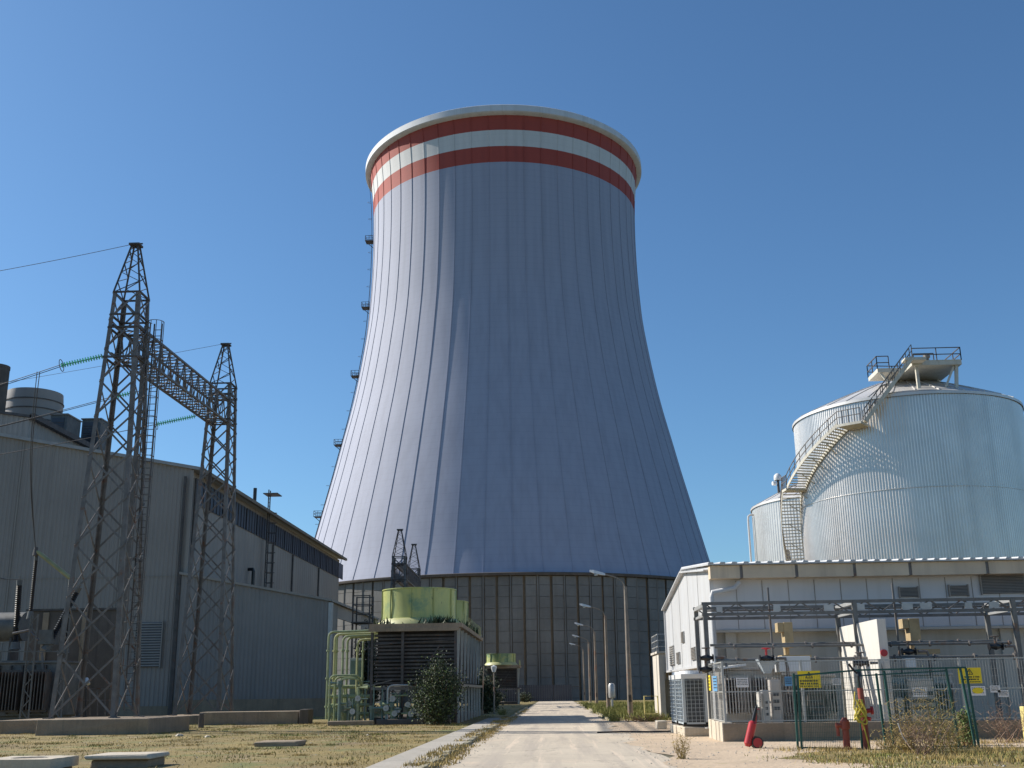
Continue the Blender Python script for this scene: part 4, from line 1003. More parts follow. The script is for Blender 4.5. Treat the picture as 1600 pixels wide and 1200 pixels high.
# eave: fascia panels, gutter edge, roof
m = MB(); x = XD-.05; wds = [1.25, 2.1, 2.2, 2.1, 2.9, 2.4, 2.45, 2.1, 1.9, 1.7, 1.2, 2.2, 2.2, 2.2]; ks = []
for k, wd in enumerate(wds):
    if x+wd > XE: break
    m.box(x+.02, YD-.6, zE-.5, x+wd-.1, YD-.02, zE-.02); ks.append(x+wd-.1); x += wd
build_each(m, 'eave_panel', 'fascia', bd)
m = MB(); [m.box(k, YD-.57, zE-.48, k+.12, YD-.03, zE-.03) for k in ks]; build_each(m, 'eave_bracket', 'steel_galv', bd)
XO = XD-.12
m = MB()
for (ya, za), (yb, zb) in (((YD-.75, zE), (YR_, zR)), ((YR_, zR), (YB_+.2, zK))):
    m.quadbox([(XO, ya, za), (XE, ya, za), (XE, yb, zb), (XO, yb, zb), (XO, ya, za+.05), (XE, ya, za+.05), (XE, yb, zb+.05), (XO, yb, zb+.05)])
x = XO
while x < XE-.2:
    for (ya, za), (yb, zb) in (((YD-.78, zE), (YR_, zR)), ((YR_, zR), (YB_+.2, zK))):
        m.quadbox([(x, ya, za+.052), (x+.22, ya, za+.052), (x+.22, yb, zb+.052), (x, yb, zb+.052), (x+.03, ya, za+.11), (x+.19, ya, za+.11), (x+.19, yb, zb+.11), (x+.03, yb, zb+.11)])
    x += .45
m.build('roof', 'clad_white', bd)
m = MB(); m.tube([(XD+1.1, YD-.3, zE-.6), (XD+.9, YD-.3, zE-.85), (XD+.05, YD-.3, zE-1.0), (XD+.0, YD-.3, zE-1.2), (XD+.0, YD-.3, .4)], .1, 10); m.build('downpipe', 'clad_white', bd, smooth=True)
def vent(px0, py0, px1, py1, Y=YD, n=7, X=None, nm='vent'):
    a = at(px0, py1, Y); b = at(px1, py0, Y)
    m = MB(); m.box(a.x, Y-.06, a.z, b.x, Y-.015, b.z); v_ = m.build(nm, 'band_dark', bd)
    m = MB()
    for k in range(n):
        z = a.z+(b.z-a.z)*(k+.25)/n; h = (b.z-a.z)/n*.5
        m.quadbox([(a.x, Y-.12, z), (b.x, Y-.12, z), (b.x, Y-.065, z+h), (a.x, Y-.065, z+h), (a.x, Y-.12, z+.02), (b.x, Y-.12, z+.02), (b.x, Y-.065, z+h+.02), (a.x, Y-.065, z+h+.02)])
    for x in (a.x-.04, b.x): m.box(x, Y-.13, a.z-.04, x+.04, Y-.015, b.z+.04)
    m.build('slats', 'clad_mid', v_)
vent(1406, 918, 1432, 933); vent(1484, 915, 1510, 931); vent(1534, 898, 1596, 928, n=12, nm='large_vent')
# vents on the sunlit gable: (y range, z range)
def gv(px0, px1, py0, py1, n=9):
    y1 = yfor(px0, 4); y0 = yfor(px1, 4); z1 = at((px0+px1)/2, py0, (y0+y1)/2).z; z0 = at((px0+px1)/2, py1, (y0+y1)/2).z
    m = MB(); m.box(XD-.05, y0, z0, XD-.015, y1, z1); v_ = m.build('vent', 'steel_light', bd)
    m = MB(); [m.box(XD-.09, y0+.05, z0+(z1-z0)*(k+.3)/n, XD-.055, y1-.05, z0+(z1-z0)*(k+.6)/n) for k in range(n)]; m.build('slats', 'clad_mid', v_)
gv(1047, 1053, 1009, 1040); gv(1057, 1062, 1019, 1037); gv(1080, 1087, 1011, 1031); gv(1066, 1070, 987, 1004)

# concrete hut behind
YH = 66.0; a = at(1023, 1080, YH+3.6).x; b = a+3; zh = at(1025, 1021, YH).z
h_ = thing('concrete_hut', 'small pale flat roofed hut with roof railing behind the service building', 'hut', (a, YH, 0))
m = MB(); m.box(a, YH, 0, a+.3, YH+4, zh); m.box(a+.3, YH, 2.55, b, YH+4, zh-.003); m.box(a+1.25, YH, 0, b, YH+4, 2.54); m.box(a+.3, YH+1.2, 0, a+1.25, YH+1.35, 2.54); m.build('walls', 'plaster', h_)
m = MB(); m.box(a-.1, YH-.1, zh, b+.1, YH+4.1, zh+.12); m.build('roof', 'plaster', h_)
m = MB(); m.box(a+.4, YH+1.14, 0, a+1.15, YH+1.19, 2.2); m.build('door', 'steel_light', h_)
m = MB()
for x in (a, a+.5, a+1.0, a+1.5, a+2.0): m.bar((x, YH, zh+.12), (x, YH, zh+1.1), .05)
for z in (zh+.4, zh+.75, zh+1.1): m.bar((a, YH, z), (b, YH, z), .045); m.bar((a, YH, z), (a, YH+4, z), .045)
for y in (1, 2, 3, 4): m.bar((a, YH+y, zh+.12), (a, YH+y, zh+1.1), .05)
m.build('railing', 'steel_light', h_)
m = MB(); [m.bar((a+.35+.17*k, YH-.05, zh-1.5), (a+.35+.17*k, YH-.05, zh-.2), .025) for k in range(8)]; [m.bar((a+.3, YH-.06, z), (a+1.65, YH-.06, z), .025) for z in (zh-1.4, zh-1, zh-.6, zh-.25)]; m.build('window_grille', 'steel_light', h_)
g = gr(1020, 1137); 
tag(block('kerb_stone', 'pale kerb stone lying beside the air conditioning units', at(1024, 1080, 47).x, at(1040, 1080, 47).x, 47, 48, .35, 'concrete_pale', 'kerb stone'), 'pale kerb stone lying beside the air conditioning units', 'kerb stone')

# air conditioning units
def ac(x0, y0, label, w_=.85, d_=1.9, h=1.6, zb=.42):
    r = thing('air_conditioner', label, 'air conditioner', (x0, y0, zb), 'outdoor air conditioning units')
    m = MB(); m.box(x0+.03, y0+.03, zb+.03, x0+w_-.03, y0+d_-.03, zb+h-.1); m.build('coil', 'grille', r)
    m = MB()
    for x, y in ((x0, y0), (x0+w_-.1, y0), (x0, y0+d_-.1), (x0+w_-.1, y0+d_-.1), (x0, y0+d_/2-.04)): m.box(x, y, zb, x+.1, y+.1, zb+h-.08)
    m.box(x0, y0, zb, x0+w_, y0+d_, zb+.06); m.build('frame', 'ac_grey', r)
    m = MB(); m.box(x0-.02, y0-.02, zb+h-.08, x0+w_+.02, y0+d_+.02, zb+h+.08)
    for cy in (y0+d_*.27, y0+d_*.73): m.lathe(x0+w_/2, cy, [(.38, zb+h+.08), (.36, zb+h+.2), (.33, zb+h+.2), (.3, zb+h+.08)], 24)
    m.build('top_cover', 'lamp_white', r)
    m = MB()
    for k in range(1, 6): x = x0+w_*k/6; m.box(x, y0-.015, zb+.06, x+.012, y0-.003, zb+h-.08)
    for k in range(1, 12): z = zb+h*k/12; m.box(x0+.1, y0-.03, z, x0+w_-.1, y0-.016, z+.012); m.box(x0-.03, y0+.1, z, x0-.016, y0+d_-.1, z+.012)
    for k in range(1, 14): y = y0+d_*k/14; m.box(x0-.015, y, zb+.06, x0-.003, y+.012, zb+h-.08)
    m.build('grille', 'ac_grey', r)
    m = MB(); [m.box(x0-.01, y0+k, zb-.08, x0+w_, y0+k+.1, zb) for k in (.1, d_-.2)]; m.build('foot', 'steel_dark', r)
    return r
xa = at(1066, 1080, 39.6).x
ac(xa, 39.6, 'nearer grey air conditioning unit with dark grille, at the corner of the compound')
ac(xa, 41.85, 'farther grey air conditioning unit half hidden behind the nearer one')
block('equipment_pad', 'pale concrete pad under the nearer air conditioning unit', xa-.06, xa+.92, 39.5, 41.6, .33, 'concrete_pale', 'concrete pad')
block('equipment_pad', 'pale concrete pad under the farther air conditioning unit', xa-.06, xa+.92, 41.8, 43.9, .33, 'concrete_pale', 'concrete pad')

# ================================================================ TRANSFORMER COMPOUND (right)
XP = at(1131, 1160, 35.4).x; YP = 35.4; XQ = 21
cp = thing('compound_plinth', 'low concrete plinth wall around the transformer compound', 'plinth', (XP, YP, 0))
m = MB(); m.box(XP+.005, YP, 0, XQ, YP+.35, .55); m.build('front_wall', 'concrete', cp, bevel=.02)
m = MB(); m.box(XP+.35, YP+.35, 0, XQ, YD+.2, .3); m.build('slab', 'concrete_pale', cp)
for k in range(5):
    m = MB(); y = YP+k*.62; m.box(XP-.03+random.uniform(-.02, .02), y+.01, 0, XP+.3, y+.59, .6+random.uniform(-.02, .02)); m.build('side_block', 'concrete_pale', cp, bevel=.02)
# mesh fence
mf = thing('mesh_fence', 'light grey wire mesh fence on the plinth round the transformers', 'fence', (XP, YP, .55))
zf0, zf1 = .56, 2.42
posts = [XP+.12+2.45*k for k in range(7)]
for x in posts: m = MB(); m.bar((x, YP+.15, zf0), (x, YP+.15, zf1), .07); m.build('post', 'mesh_grey', mf)
m = MB(); m.bar((XP+.12, YP+3.0, zf0), (XP+.12, YP+3.0, zf1), .07); m.build('post', 'mesh_grey', mf)
for z in (zf0+.05, (zf0+zf1)/2, zf1-.03): m = MB(); m.bar((posts[0], YP+.15, z), (posts[-1], YP+.15, z), .035); m.bar((XP+.12, YP+.15, z), (XP+.12, YP+3, z), .035); m.build('rail', 'mesh_grey', mf)
m = MB(); x = posts[0]
while x < posts[-1]: m.bar((x, YP+.15, zf0), (x, YP+.15, zf1), .007); x += .085
y = YP+.15
while y < YP+3: m.bar((XP+.12, y, zf0), (XP+.12, y, zf1), .007); y += .1
for k in range(8): z = zf0+.2+k*.22; m.bar((posts[0], YP+.15, z), (posts[-1], YP+.15, z), .006); m.bar((XP+.12, YP+.15, z), (XP+.12, YP+3, z), .006)
m.build('wire_mesh', 'mesh_grey', mf)

# pipe rack
pr_ = thing('pipe_rack', 'dark steel rack with long trussed beam above the transformers', 'pipe rack', (XP+.2, 37, 0))
ya, yb = 38.6, 41.0; xs = [at(1104, 1000, ya).x, at(1340, 1000, ya).x, at(1590, 1000, ya).x]; xs.append(xs[2]*2-xs[1]); zt0 = at(1300, 957, ya).z; zt1 = at(1300, 940, ya).z
for x in xs:
    for y in (ya, yb): m = MB(); m.bar((x, y, .3), (x, y, zt1), .15); m.build('post', 'rack_grey', pr_)
m = MB()
for x in xs: m.bar((x, ya, zt1-.05), (x, yb, zt1-.05), .16, .12); m.box(x-.2, ya-.2, .302, x+.2, ya+.2, .34)
for x in xs: m.bar((x, ya, zt0), (x, yb, zt0), .08)
build_each(m, 'cross_beam', 'steel_light', pr_)
m = MB()
for y in (ya, yb): m.bar((xs[0]-.1, y, zt1), (xs[3], y, zt1), .12, .1); m.bar((xs[0]-.1, y, zt0), (xs[3], y, zt0), .12, .1)
m.build('chord', 'rack_grey', pr_)
for y in (ya, yb):
    m = MB(); x = xs[0]; k = 0
    while x < xs[3]-.5: m.bar((x, y, zt0 if k % 2 else zt1), (x+.55, y, zt1 if k % 2 else zt0), .07, .04); x += .55; k += 1
    m.build('truss_web', 'steel_galv', pr_)
m = MB(); x = xs[0]+.4
while x < xs[3]-1: m.box(x, ya-.06, zt0+.07, x+random.uniform(.1, .4), ya-.01, zt1-.1); x += random.uniform(.5, 2.2)
build_each(m, 'junction_box', 'steel_light', pr_)
m = MB(); m.box(xs[0], ya+.25, zt0+.12, xs[3], ya+.45, zt0+.16); m.build('cable_tray', 'steel_galv', pr_)
for (y, z, rr, lb) in ((37.9, at(1200, 1010, 37.9).z, .045, 'upper long thin pipe crossing above the transformers'), (37.6, at(1200, 1031, 37.6).z, .06, 'lower long dark pipe crossing above the fence top'), (38.9, at(1450, 1003, 38.9).z, .045, 'long thin pipe behind the duct stacks')):
    r = thing('overhead_pipe', lb, 'pipe', (xs[0]+.2, y, z), 'long pipes above the transformers')
    m = MB(); m.cone((xs[0]+.15, y, z), (xs[2]-.5, y, z), rr, n=10); m.build('run', 'rack_grey', r, smooth=True)
    m = MB(); [m.cone((x, y, z), (x+.05, y, z), rr*1.9, n=12) for x in [xs[0]+.8+1.3*k for k in range(8)]]; build_each(m, 'flange', 'steel_galv', r)
def valve(px, py, Y, label):
    p = at(px, py, Y); r = thing('valve_set', label, 'valve', p); m = MB()
    m.cone(p+Vector((-.2, 0, 0)), p, .05, .12, 10); m.cone(p, p+Vector((.2, 0, 0)), .12, .05, 10); m.cone(p+Vector((-.23, 0, 0)), p+Vector((-.2, 0, 0)), .12, n=12); m.cone(p+Vector((.2, 0, 0)), p+Vector((.23, 0, 0)), .12, n=12); m.build('body', 'black', r, smooth=True)
    m = MB(); m.cone(p, p+Vector((0, 0, .32)), .04, n=6); m.lathe(p.x, p.y, [(.13, p.z+.3), (.16, p.z+.32), (.13, p.z+.34)], 14); m.build('handwheel', 'red' if 'red' in label else 'steel_dark', r)
    m = MB(); m.tube([p+Vector((.3, 0, 0)), p+Vector((.6, 0, 0)), p+Vector((.65, 0, -.3)), p+Vector((.65, 0, -1.2))], .05, 8); m.build('pipe', 'steel_galv', r, smooth=True)
    return r
valve(1104, 1028, 37.6, 'black valve beside the left posts of the pipe rack'); valve(1103, 1046, 37.9, 'lower black valve by the left rack posts just over the fence'); valve(1198, 1029, 37.0, 'valve with red handwheel above the first transformer')
valve(1345, 1036, 36.0, 'dark valve before the white fire wall'); valve(1556, 1010, 37.4, 'dark valve under the right rack post'); valve(1420, 1018, 37.6, 'valve right of the white fire wall')

# white firewall
Yn = 36.1; xw = at(1381, 1080, Yn).x; zw = at(1381, 967, Yn).z; Yfw = 40.9
fw = thing('fire_wall', 'tall sunlit white wall slab between the two transformers', 'wall', (xw, Yn, 0))
m = MB(); c_ = [(Yn, .3), (Yn, zw), (Yfw, zw), (Yfw, .3)]
m.box(xw, Yn, .3, xw+.28, Yfw, zw); m.build('slab', 'white', fw, bevel=.01)
m = MB(); m.cone((xw+.12, Yn-.06, at(1390, 1020, Yn).z), (xw+.12, Yn-.002, at(1390, 1020, Yn).z), .11, n=16); m.build('alarm_bell', 'red', fw)

# right transformers
def transformer(label, x0, x1, y, z1, nfin, stacks):
    r = thing('transformer', label, 'transformer', ((x0+x1)/2, y, .3), 'grey transformers in the compound')
    m = MB(); m.box(x0, y+.7, .5, x1, y+2.4, z1); m.box(x0-.06, y+.64, z1, x1+.06, y+2.46, z1+.08); m.build('tank', 'tank_steel', r, bevel=.02)
    n = int((x1-x0)/.14)
    for g0, g1 in ((0, .42), (.5, .95)):
        m = MB(); xa_ = x0+(x1-x0)*g0; xb_ = x0+(x1-x0)*g1; x = xa_
        while x < xb_: m.box(x, y+.05, .8, x+.03, y+.66, z1-.25); x += .1
        m.bar((xa_, y+.35, z1-.22), (xb_, y+.35, z1-.22), .09); m.bar((xa_, y+.35, .78), (xb_, y+.35, .78), .09); m.build('radiator', 'tank_steel', r)
    m = MB(); m.box(x0+.2, y+.9, .3, x1-.2, y+1.1, .5); m.box(x0+.2, y+2, .3, x1-.2, y+2.2, .5); m.build('skid', 'steel_dark', r)
    return r
t1a = at(1132, 1080, 37.6).x; t1b = at(1215, 1080, 37.6).x
T1 = transformer('grey finned transformer behind the fence at the compound left corner', t1a, t1b+.25, 37.3, at(1160, 1047, 37.4).z, 10, 0)
m = MB(); p = at(1197, 1040, 37.4); m.quadbox([(p.x-.1, 37.2, p.z-.25), (p.x+.1, 37.2, p.z-.25), (p.x+.1, 37.5, p.z-.25), (p.x-.1, 37.5, p.z-.25), (p.x-.32, 37.0, p.z+.2), (p.x+.32, 37.0, p.z+.2), (p.x+.32, 37.7, p.z+.2), (p.x-.32, 37.7, p.z+.2)]); m.build('hopper', 'ac_grey', T1)
m = MB(); a = at(1130, 1080, 37.3).x; b = at(1158, 1080, 37.3).x; z = at(1140, 1043, 37.3).z; m.quadbox([(a, 37.2, z-.05), (b+.2, 37.2, z+.05), (b+.2, 38.2, z+.05), (a, 38.2, z-.05), (a, 37.2, z+.0), (b+.2, 37.2, z+.12), (b+.2, 38.2, z+.12), (a, 38.2, z+.05)]); m.build('cover_plate', 'lamp_white', T1)
T2a = at(1222, 1080, 37.6).x; T2b = at(1312, 1080, 37.6).x
T2 = transformer('grey transformer with a white box conservator left of the white wall', T2a, T2b, 37.5, at(1260, 1058, 37.6).z, 9, 0)
m = MB(); a = at(1219, 1050, 37.0); b = at(1266, 1025, 37.0); m.box(a.x, 37.0, a.z, b.x, 38.6, b.z); m.build('conservator', 'lamp_white', T2, bevel=.02)
T3a = at(1405, 1080, 37.8).x; T3b = at(1500, 1080, 37.8).x
T3 = transformer('dark shaded transformer right of the white wall', T3a, T3b, 37.8, at(1450, 1055, 37.8).z, 9, 0)
m = MB(); a = at(1416, 1043, 37.2); b = at(1430, 1028, 37.2); m.box(a.x, 37.2, a.z, b.x, 37.9, b.z); m.build('relay_box', 'lamp_white', T3, bevel=.01)
for (pa, pb, p0_, p1_, Y, lb) in ((1223, 1238, 972, 1012, 39.6, 'beige upright bus duct on the wall behind the second transformer'), (1419, 1436, 966, 1003, 39.6, 'beige upright bus duct beyond the white wall slab')):
    a = at(pa, p1_, Y); b = at(pb, p0_, Y); r = thing('bus_duct', lb, 'duct', (a.x, Y, a.z), 'beige bus ducts')
    m = MB(); m.box(a.x+.1, Y, a.z, b.x, Y+.55, b.z); m.box(a.x-.12, Y+.02, b.z-.34, a.x+.1, Y+.5, b.z-.01); m.build('casing', 'duct', r, bevel=.015)
    m = MB(); c2 = (a.x+b.x)/2; m.cone((c2, Y+.4, a.z-.25), (c2, Y+.4, a.z), .1, n=10); m.box(a.x-.1, Y-.3, a.z-.42, b.x+.5, Y+.5, a.z-.26); m.build('base_flange', 'duct', r)
    m = MB(); m.bar((a.x-.4, Y-.2, .3), (a.x-.4, Y-.2, b.z+1.2), .06); m.build('stay', 'steel_galv', r)
for (px, py0, py1, w_, Y, mt, lb) in ((1196, 1078, 1140, 10, 36.2, 'steel_light', 'slim pale valve column behind the fence'), (1212, 1062, 1135, 16, 36.5, 'tank_steel', 'flat grey cabinet behind the fence right of the valve column'), (1187, 1082, 1105, 5, 36.0, 'white', 'narrow white gauge panel behind the fence'), (1275, 1078, 1135, 26, 36.5, 'steel_dark', 'dark switch rack behind the yellow warning sign'), (1440, 1060, 1135, 40, 36.6, 'tank_steel', 'wide dark cabinet behind the green gate'), (1405, 1090, 1135, 10, 36.3, 'steel_light', 'small grey meter box behind the fence right of the white wall')):
    a = at(px-w_/2, 1080, Y).x; b = at(px+w_/2, 1080, Y).x; z1 = at(px, py0, Y).z; z0 = max(.3, at(px, py1, Y).z)
    if py1 < 1120: z0 = at(px, py1, Y).z
    r = thing('control_cabinet', lb, 'cabinet', (a, Y, z0)); m = MB(); m.box(a, Y, z0, b, Y+.4, z1); m.build('body', mt, r, bevel=.015)
    m = MB(); m.box(a+.04, Y-.02, z0+(z1-z0)*.2, b-.04, Y-.003, z1-.06); m.build('door', mt, r)
    m = MB(); [m.box(a+.06, Y-.035, z0+(z1-z0)*(.35+.15*k), b-.06, Y-.022, z0+(z1-z0)*(.42+.15*k)) for k in range(3)]; m.build('slot', 'grille', r)
    if z0 > .5: m = MB(); m.bar(((a+b)/2, Y+.2, .3), ((a+b)/2, Y+.2, z0), .05); m.build('stand', 'steel_galv', r)

# signs hung on the mesh
def sign(px0, py0, px1, py1, mt, label, Y=YP+.08, kind='lines'):
    a = at(px0, py1, Y); b = at(px1, py0, Y); r = thing('warning_sign', label, 'sign', (a.x, Y, a.z)); w_ = b.x-a.x; h = b.z-a.z
    m = MB(); m.box(a.x, Y, a.z, b.x, Y+.012, b.z); m.build('plate', mt, r)
    m = MB(); y = Y-.004; X = lambda u: a.x+w_*u; Z = lambda v: a.z+h*v
    def seg(u0, v0, u1, v1): m.box(X(u0), y-.002, Z(v0), X(u1), y, Z(v1))
    if kind == 'tri' or kind == 'tri2':
        cx, cz, s_ = X(.5), Z(.72), h*.2
        for p, q in (((0, 1), (-1, -.7)), ((-1, -.7), (1, -.7)), ((1, -.7), (0, 1))): m.bar((cx+p[0]*s_, y, cz+p[1]*s_), (cx+q[0]*s_, y, cz+q[1]*s_), s_*.22, .003, up=(0, 1, 0))
        for p, q in (((.15, .5), (-.2, .0)), ((-.2, 0), (.2, 0)), ((.2, 0), (-.05, -.5))): m.bar((cx+p[0]*s_, y, cz+p[1]*s_), (cx+q[0]*s_, y, cz+q[1]*s_), s_*.16, .003, up=(0, 1, 0))
        rows = ((.36, .12), (.2, .12), (.06, .08))
    else: rows = ((.78, .1), (.6, .1), (.42, .1), (.24, .1))
    m.build('symbol', 'ink', r) if kind.startswith('tri') else None
    m = MB()
    for v, hh in rows:
        u = .08
        while u < .88:
            l = random.uniform(.03, .07); seg(u, v, min(.93, u+l), v+hh*.8); u += l+random.choice((.02, .02, .05))
    m.build('lettering', 'ink', r); return r
s1 = sign(1248, 1048, 1281, 1075, 'sign_yellow', 'large yellow high voltage warning sign on the mesh behind the green gate', kind='tri')
sign(1499, 1043, 1532, 1068, 'sign_yellow', 'yellow high voltage warning sign near the right end of the fence', kind='tri')
sign(1151, 1059, 1169, 1074, 'sign_white', 'small white notice on the mesh left of the red extinguisher')
sign(1427, 1074, 1448, 1089, 'sign_white', 'white notice on the mesh behind the middle of the green gate')
s_ = sign(1518, 1072, 1539, 1087, 'sign_white', 'white sign with yellow oval just below the right yellow sign')
m = MB(); p = at(1528, 1079, YP+.07); m.v = [(p.x+.17*math.cos(k*math.pi/12), p.y, p.z+.09*math.sin(k*math.pi/12)) for k in range(24)]; m.f = [tuple(range(24))]; m.build('oval', 'sign_yellow', s_)
sign(1548, 1071, 1562, 1082, 'sign_white', 'upper of two small white notices at the fence right end')
sign(1560, 1078, 1575, 1089, 'sign_white', 'lower of two small white notices at the fence right end')
sign(1301, 1060, 1313, 1070, 'sign_white', 'small white plate on the mesh left of the white wall')
sign(1227, 1057, 1237, 1072, 'sign_blue', 'small blue plate beside the large yellow sign')
# narrow signs on the side mesh
def side_sign(px0, px1, py0, py1, mt, label):
    X = XP+.08
    def yy(px): 
        d = ray(px, 1075); return X*d.y/d.x
    y0, y1 = yy(px1), yy(px0); z1 = at(px1, py0, y0).z; z0 = at(px1, py1, y0).z
    r = thing('warning_sign', label, 'sign', (X, y0, z0)); m = MB(); m.box(X-.012, y0, z0, X, y1, z1); m.build('plate', mt, r)
    m = MB()
    for v in (.2, .4, .6, .8): m.box(X-.018, y0+(y1-y0)*.1, z0+(z1-z0)*v, X-.014, y0+(y1-y0)*.85, z0+(z1-z0)*(v+.06))
    m.build('lettering', 'ink', r)
side_sign(1105, 1111, 1055, 1079, 'sign_yellow', 'yellow sign seen edge on at the compound left side mesh')
side_sign(1115, 1121, 1056, 1080, 'sign_blue', 'pale blue sign seen edge on beside the yellow side sign')

# ================================================================ GREEN GATE AND FIRE EQUIPMENT
YG = 30.6
gt = thing('green_gate', 'dark green steel mesh gate leaning in front of the compound', 'gate', (at(1245, 1080, YG).x, YG, 0))
gp = lambda px, py, dy=0: at(px, py, YG+dy)
PST = [((1240, 1052), (1247, 1173)), ((1246, 1056), (1253, 1172)), ((1341, 1046), (1348, 1175)), ((1369, 1052), (1384, 1165)), ((1381, 1048), (1398, 1172)), ((1478, 1044), (1500, 1168)), ((1500, 1043), (1524, 1167)), ((1509, 1044), (1530, 1169))]
for (a, b) in PST: m = MB(); p = gp(*a); q = gp(*b); q.z = max(0, q.z); m.bar(q, p, .055); m.build('post', 'gate_green', gt)
m = MB(); m.bar(gp(1240, 1056), gp(1342, 1047), .045); m.bar(gp(1342, 1047), gp(1509, 1043), .045); m.bar(gp(1342, 1056), gp(1480, 1048), .035); m.bar(gp(1249, 1168), gp(1348, 1170), .04); m.bar(gp(1384, 1168), gp(1524, 1166), .04); build_each(m, 'rail', 'gate_green', gt)
m = MB()
for (xa0, xa1, ya0, xb0, xb1, yb0, n) in ((1247, 1342, 1055, 1253, 1348, 1169, 34), (1384, 1478, 1050, 1398, 1500, 1166, 32)):
    for k in range(n+1): t_ = k/n; m.bar(gp(xa0+(xa1-xa0)*t_, ya0-6*t_), gp(xb0+(xb1-xb0)*t_, yb0), .006)
    for k in range(1, 14): t_ = k/14; m.bar(gp(xa0+(xb0-xa0)*t_, ya0+(yb0-ya0)*t_), gp(xa1+(xb1-xa1)*t_, ya0-6+(yb0-ya0+6)*t_), .005)
m.build('wire_mesh', 'gate_green', gt)
# leaning gate stays and boundary posts in grey behind
# wheeled extinguisher
g = gr(1172, 1170); ex = thing('wheeled_extinguisher', 'red wheeled fire extinguisher leaning on the sand', 'fire extinguisher', (g.x, g.y, 0)); Yx = g.y
p0 = at(1169, 1162, Yx); p1 = at(1176, 1130, Yx); p2 = at(1181, 1108, Yx)
m = MB(); d = (p1-p0).normalized()
m.cone(p0-d*.08, p0, .06, .115, 14); m.cone(p0, p1, .115, .11, 14); m.cone(p1, p1+d*.06, .11, .06, 14); m.build('cylinder', 'red', ex, smooth=True)
m = MB(); m.cone(p1+d*.05, p2, .055, .05, 10); m.cone(p2, p2+d*.08, .03, n=8); m.build('hose_horn', 'black', ex, smooth=True)
m = MB(); m.bar(p1, p2+d*.04, .035); m.bar(p1+Vector((.09, 0, 0)), p2+Vector((.02, 0, .02)), .03); m.bar(p2, p2+Vector((.1, 0, .0)), .025); m.build('handle', 'red', ex)
wc = at(1183, 1164, Yx); wc.z = max(wc.z, .15)
for dy in (-.13, .2):
    m = MB(); m.cone((wc.x, wc.y+dy, .16), (wc.x, wc.y+dy+.06, .16), .16, n=28); wh = m.build('wheel', 'black', ex, smooth=True)
    m = MB(); m.cone((wc.x, wc.y+dy-.012, .16), (wc.x, wc.y+dy-.002, .16), .125, n=24); m.build('rim', 'red', wh)
m = MB(); m.bar((wc.x, wc.y, .16), p0.lerp(p1, .6), .035); m.bar((wc.x, wc.y-.1, .16), (wc.x, wc.y+.2, .16), .03); m.build('axle', 'black', ex)
# hydrant
g = gr(1321, 1172); hy = thing('fire_hydrant', 'rusty red pillar hydrant at the foot of the green gate', 'hydrant', (g.x, g.y, 0)); Yh = g.y; c = at(1322, 1150, Yh); s_ = 1.6/1.7
zt_h = at(1320, 1121, Yh).z
m = MB(); m.lathe(c.x, Yh, [(0, 0), (.14, 0), (.14, .05), (.09, .08), (.085, zt_h-.3), (.12, zt_h-.28), (.12, zt_h-.1), (.08, zt_h-.05), (.05, zt_h), (0, zt_h)], 20); m.build('barrel', 'rust_red', hy, smooth=True)
m = MB(); m.cone((c.x, Yh, zt_h-.2), (c.x-.2, Yh, zt_h-.2), .06, n=12); m.cone((c.x-.2, Yh, zt_h-.2), (c.x-.24, Yh, zt_h-.2), .075, n=12); m.cone((c.x-.2, Yh, zt_h-.2), (c.x-.2, Yh, .35), .045, n=10); m.build('outlet', 'rust_red', hy, smooth=True)
# monitor post
a = at(1344, 1075, YG-.3); b = at(1356, 1176, YG-.3); b.z = 0
mo = thing('hose_post', 'dark red post draped with a yellow fire hose in the green gate', 'hose post', b)
m = MB(); m.cone(b, a, .09, .08, 12); m.build('post', 'rust_red', mo, smooth=True)
c = a.lerp(b, .38); m = MB(); m.cone(c, c+Vector((.2, -.05, .02)), .06, n=12); m.cone(c+Vector((.2, -.05, .02)), c+Vector((.24, -.05, .02)), .11, n=14); m.cone(c+Vector((0, 0, -.15)), c+Vector((.16, -.1, -.2)), .05, n=10); m.build('valve', 'red', mo, smooth=True)
m = MB()
for k in range(5):
    pts = []; o_ = random.uniform(-.06, .06)
    for j in range(15):
        u = j/14; pts.append((c.x-.14+.13*math.sin(u*6.28+k)+o_, YG-.45-.03*k, c.z+.1-.32*math.sin(u*3.14)*(1+.15*k)+.2*u))
    m.tube(pts, .022, 6)
m.tube([(c.x-.2, YG-.45, c.z+.5), (c.x-.27, YG-.45, c.z+.1), (c.x-.05, YG-.45, c.z-.4), (c.x+.05, YG-.45, c.z-1.0)], .018, 6); m.build('hose', 'hose', mo, smooth=True)
m = MB(); m.tube([a, a+Vector((-.02, 0, .35)), a+Vector((-.16, 0, .5)), a+Vector((-.24, 0, .62))], .03, 8); m.cone(a+Vector((0, 0, .3)), a+Vector((0, 0, .42)), .07, .05, 10); m.build('nozzle', 'black', mo, smooth=True)
m = MB(); q0_ = at(1403, 1130, 28.2); m.tube([at(1403, 1130, 28.2), at(1410, 1150, 28.2), at(1422, 1168, 28.2)], .012, 5); tag(m.build('loose_cable', 'sign_white', None, origin=q0_, smooth=True), 'thin white cable hanging loose in the weeds by the gate', 'cable')
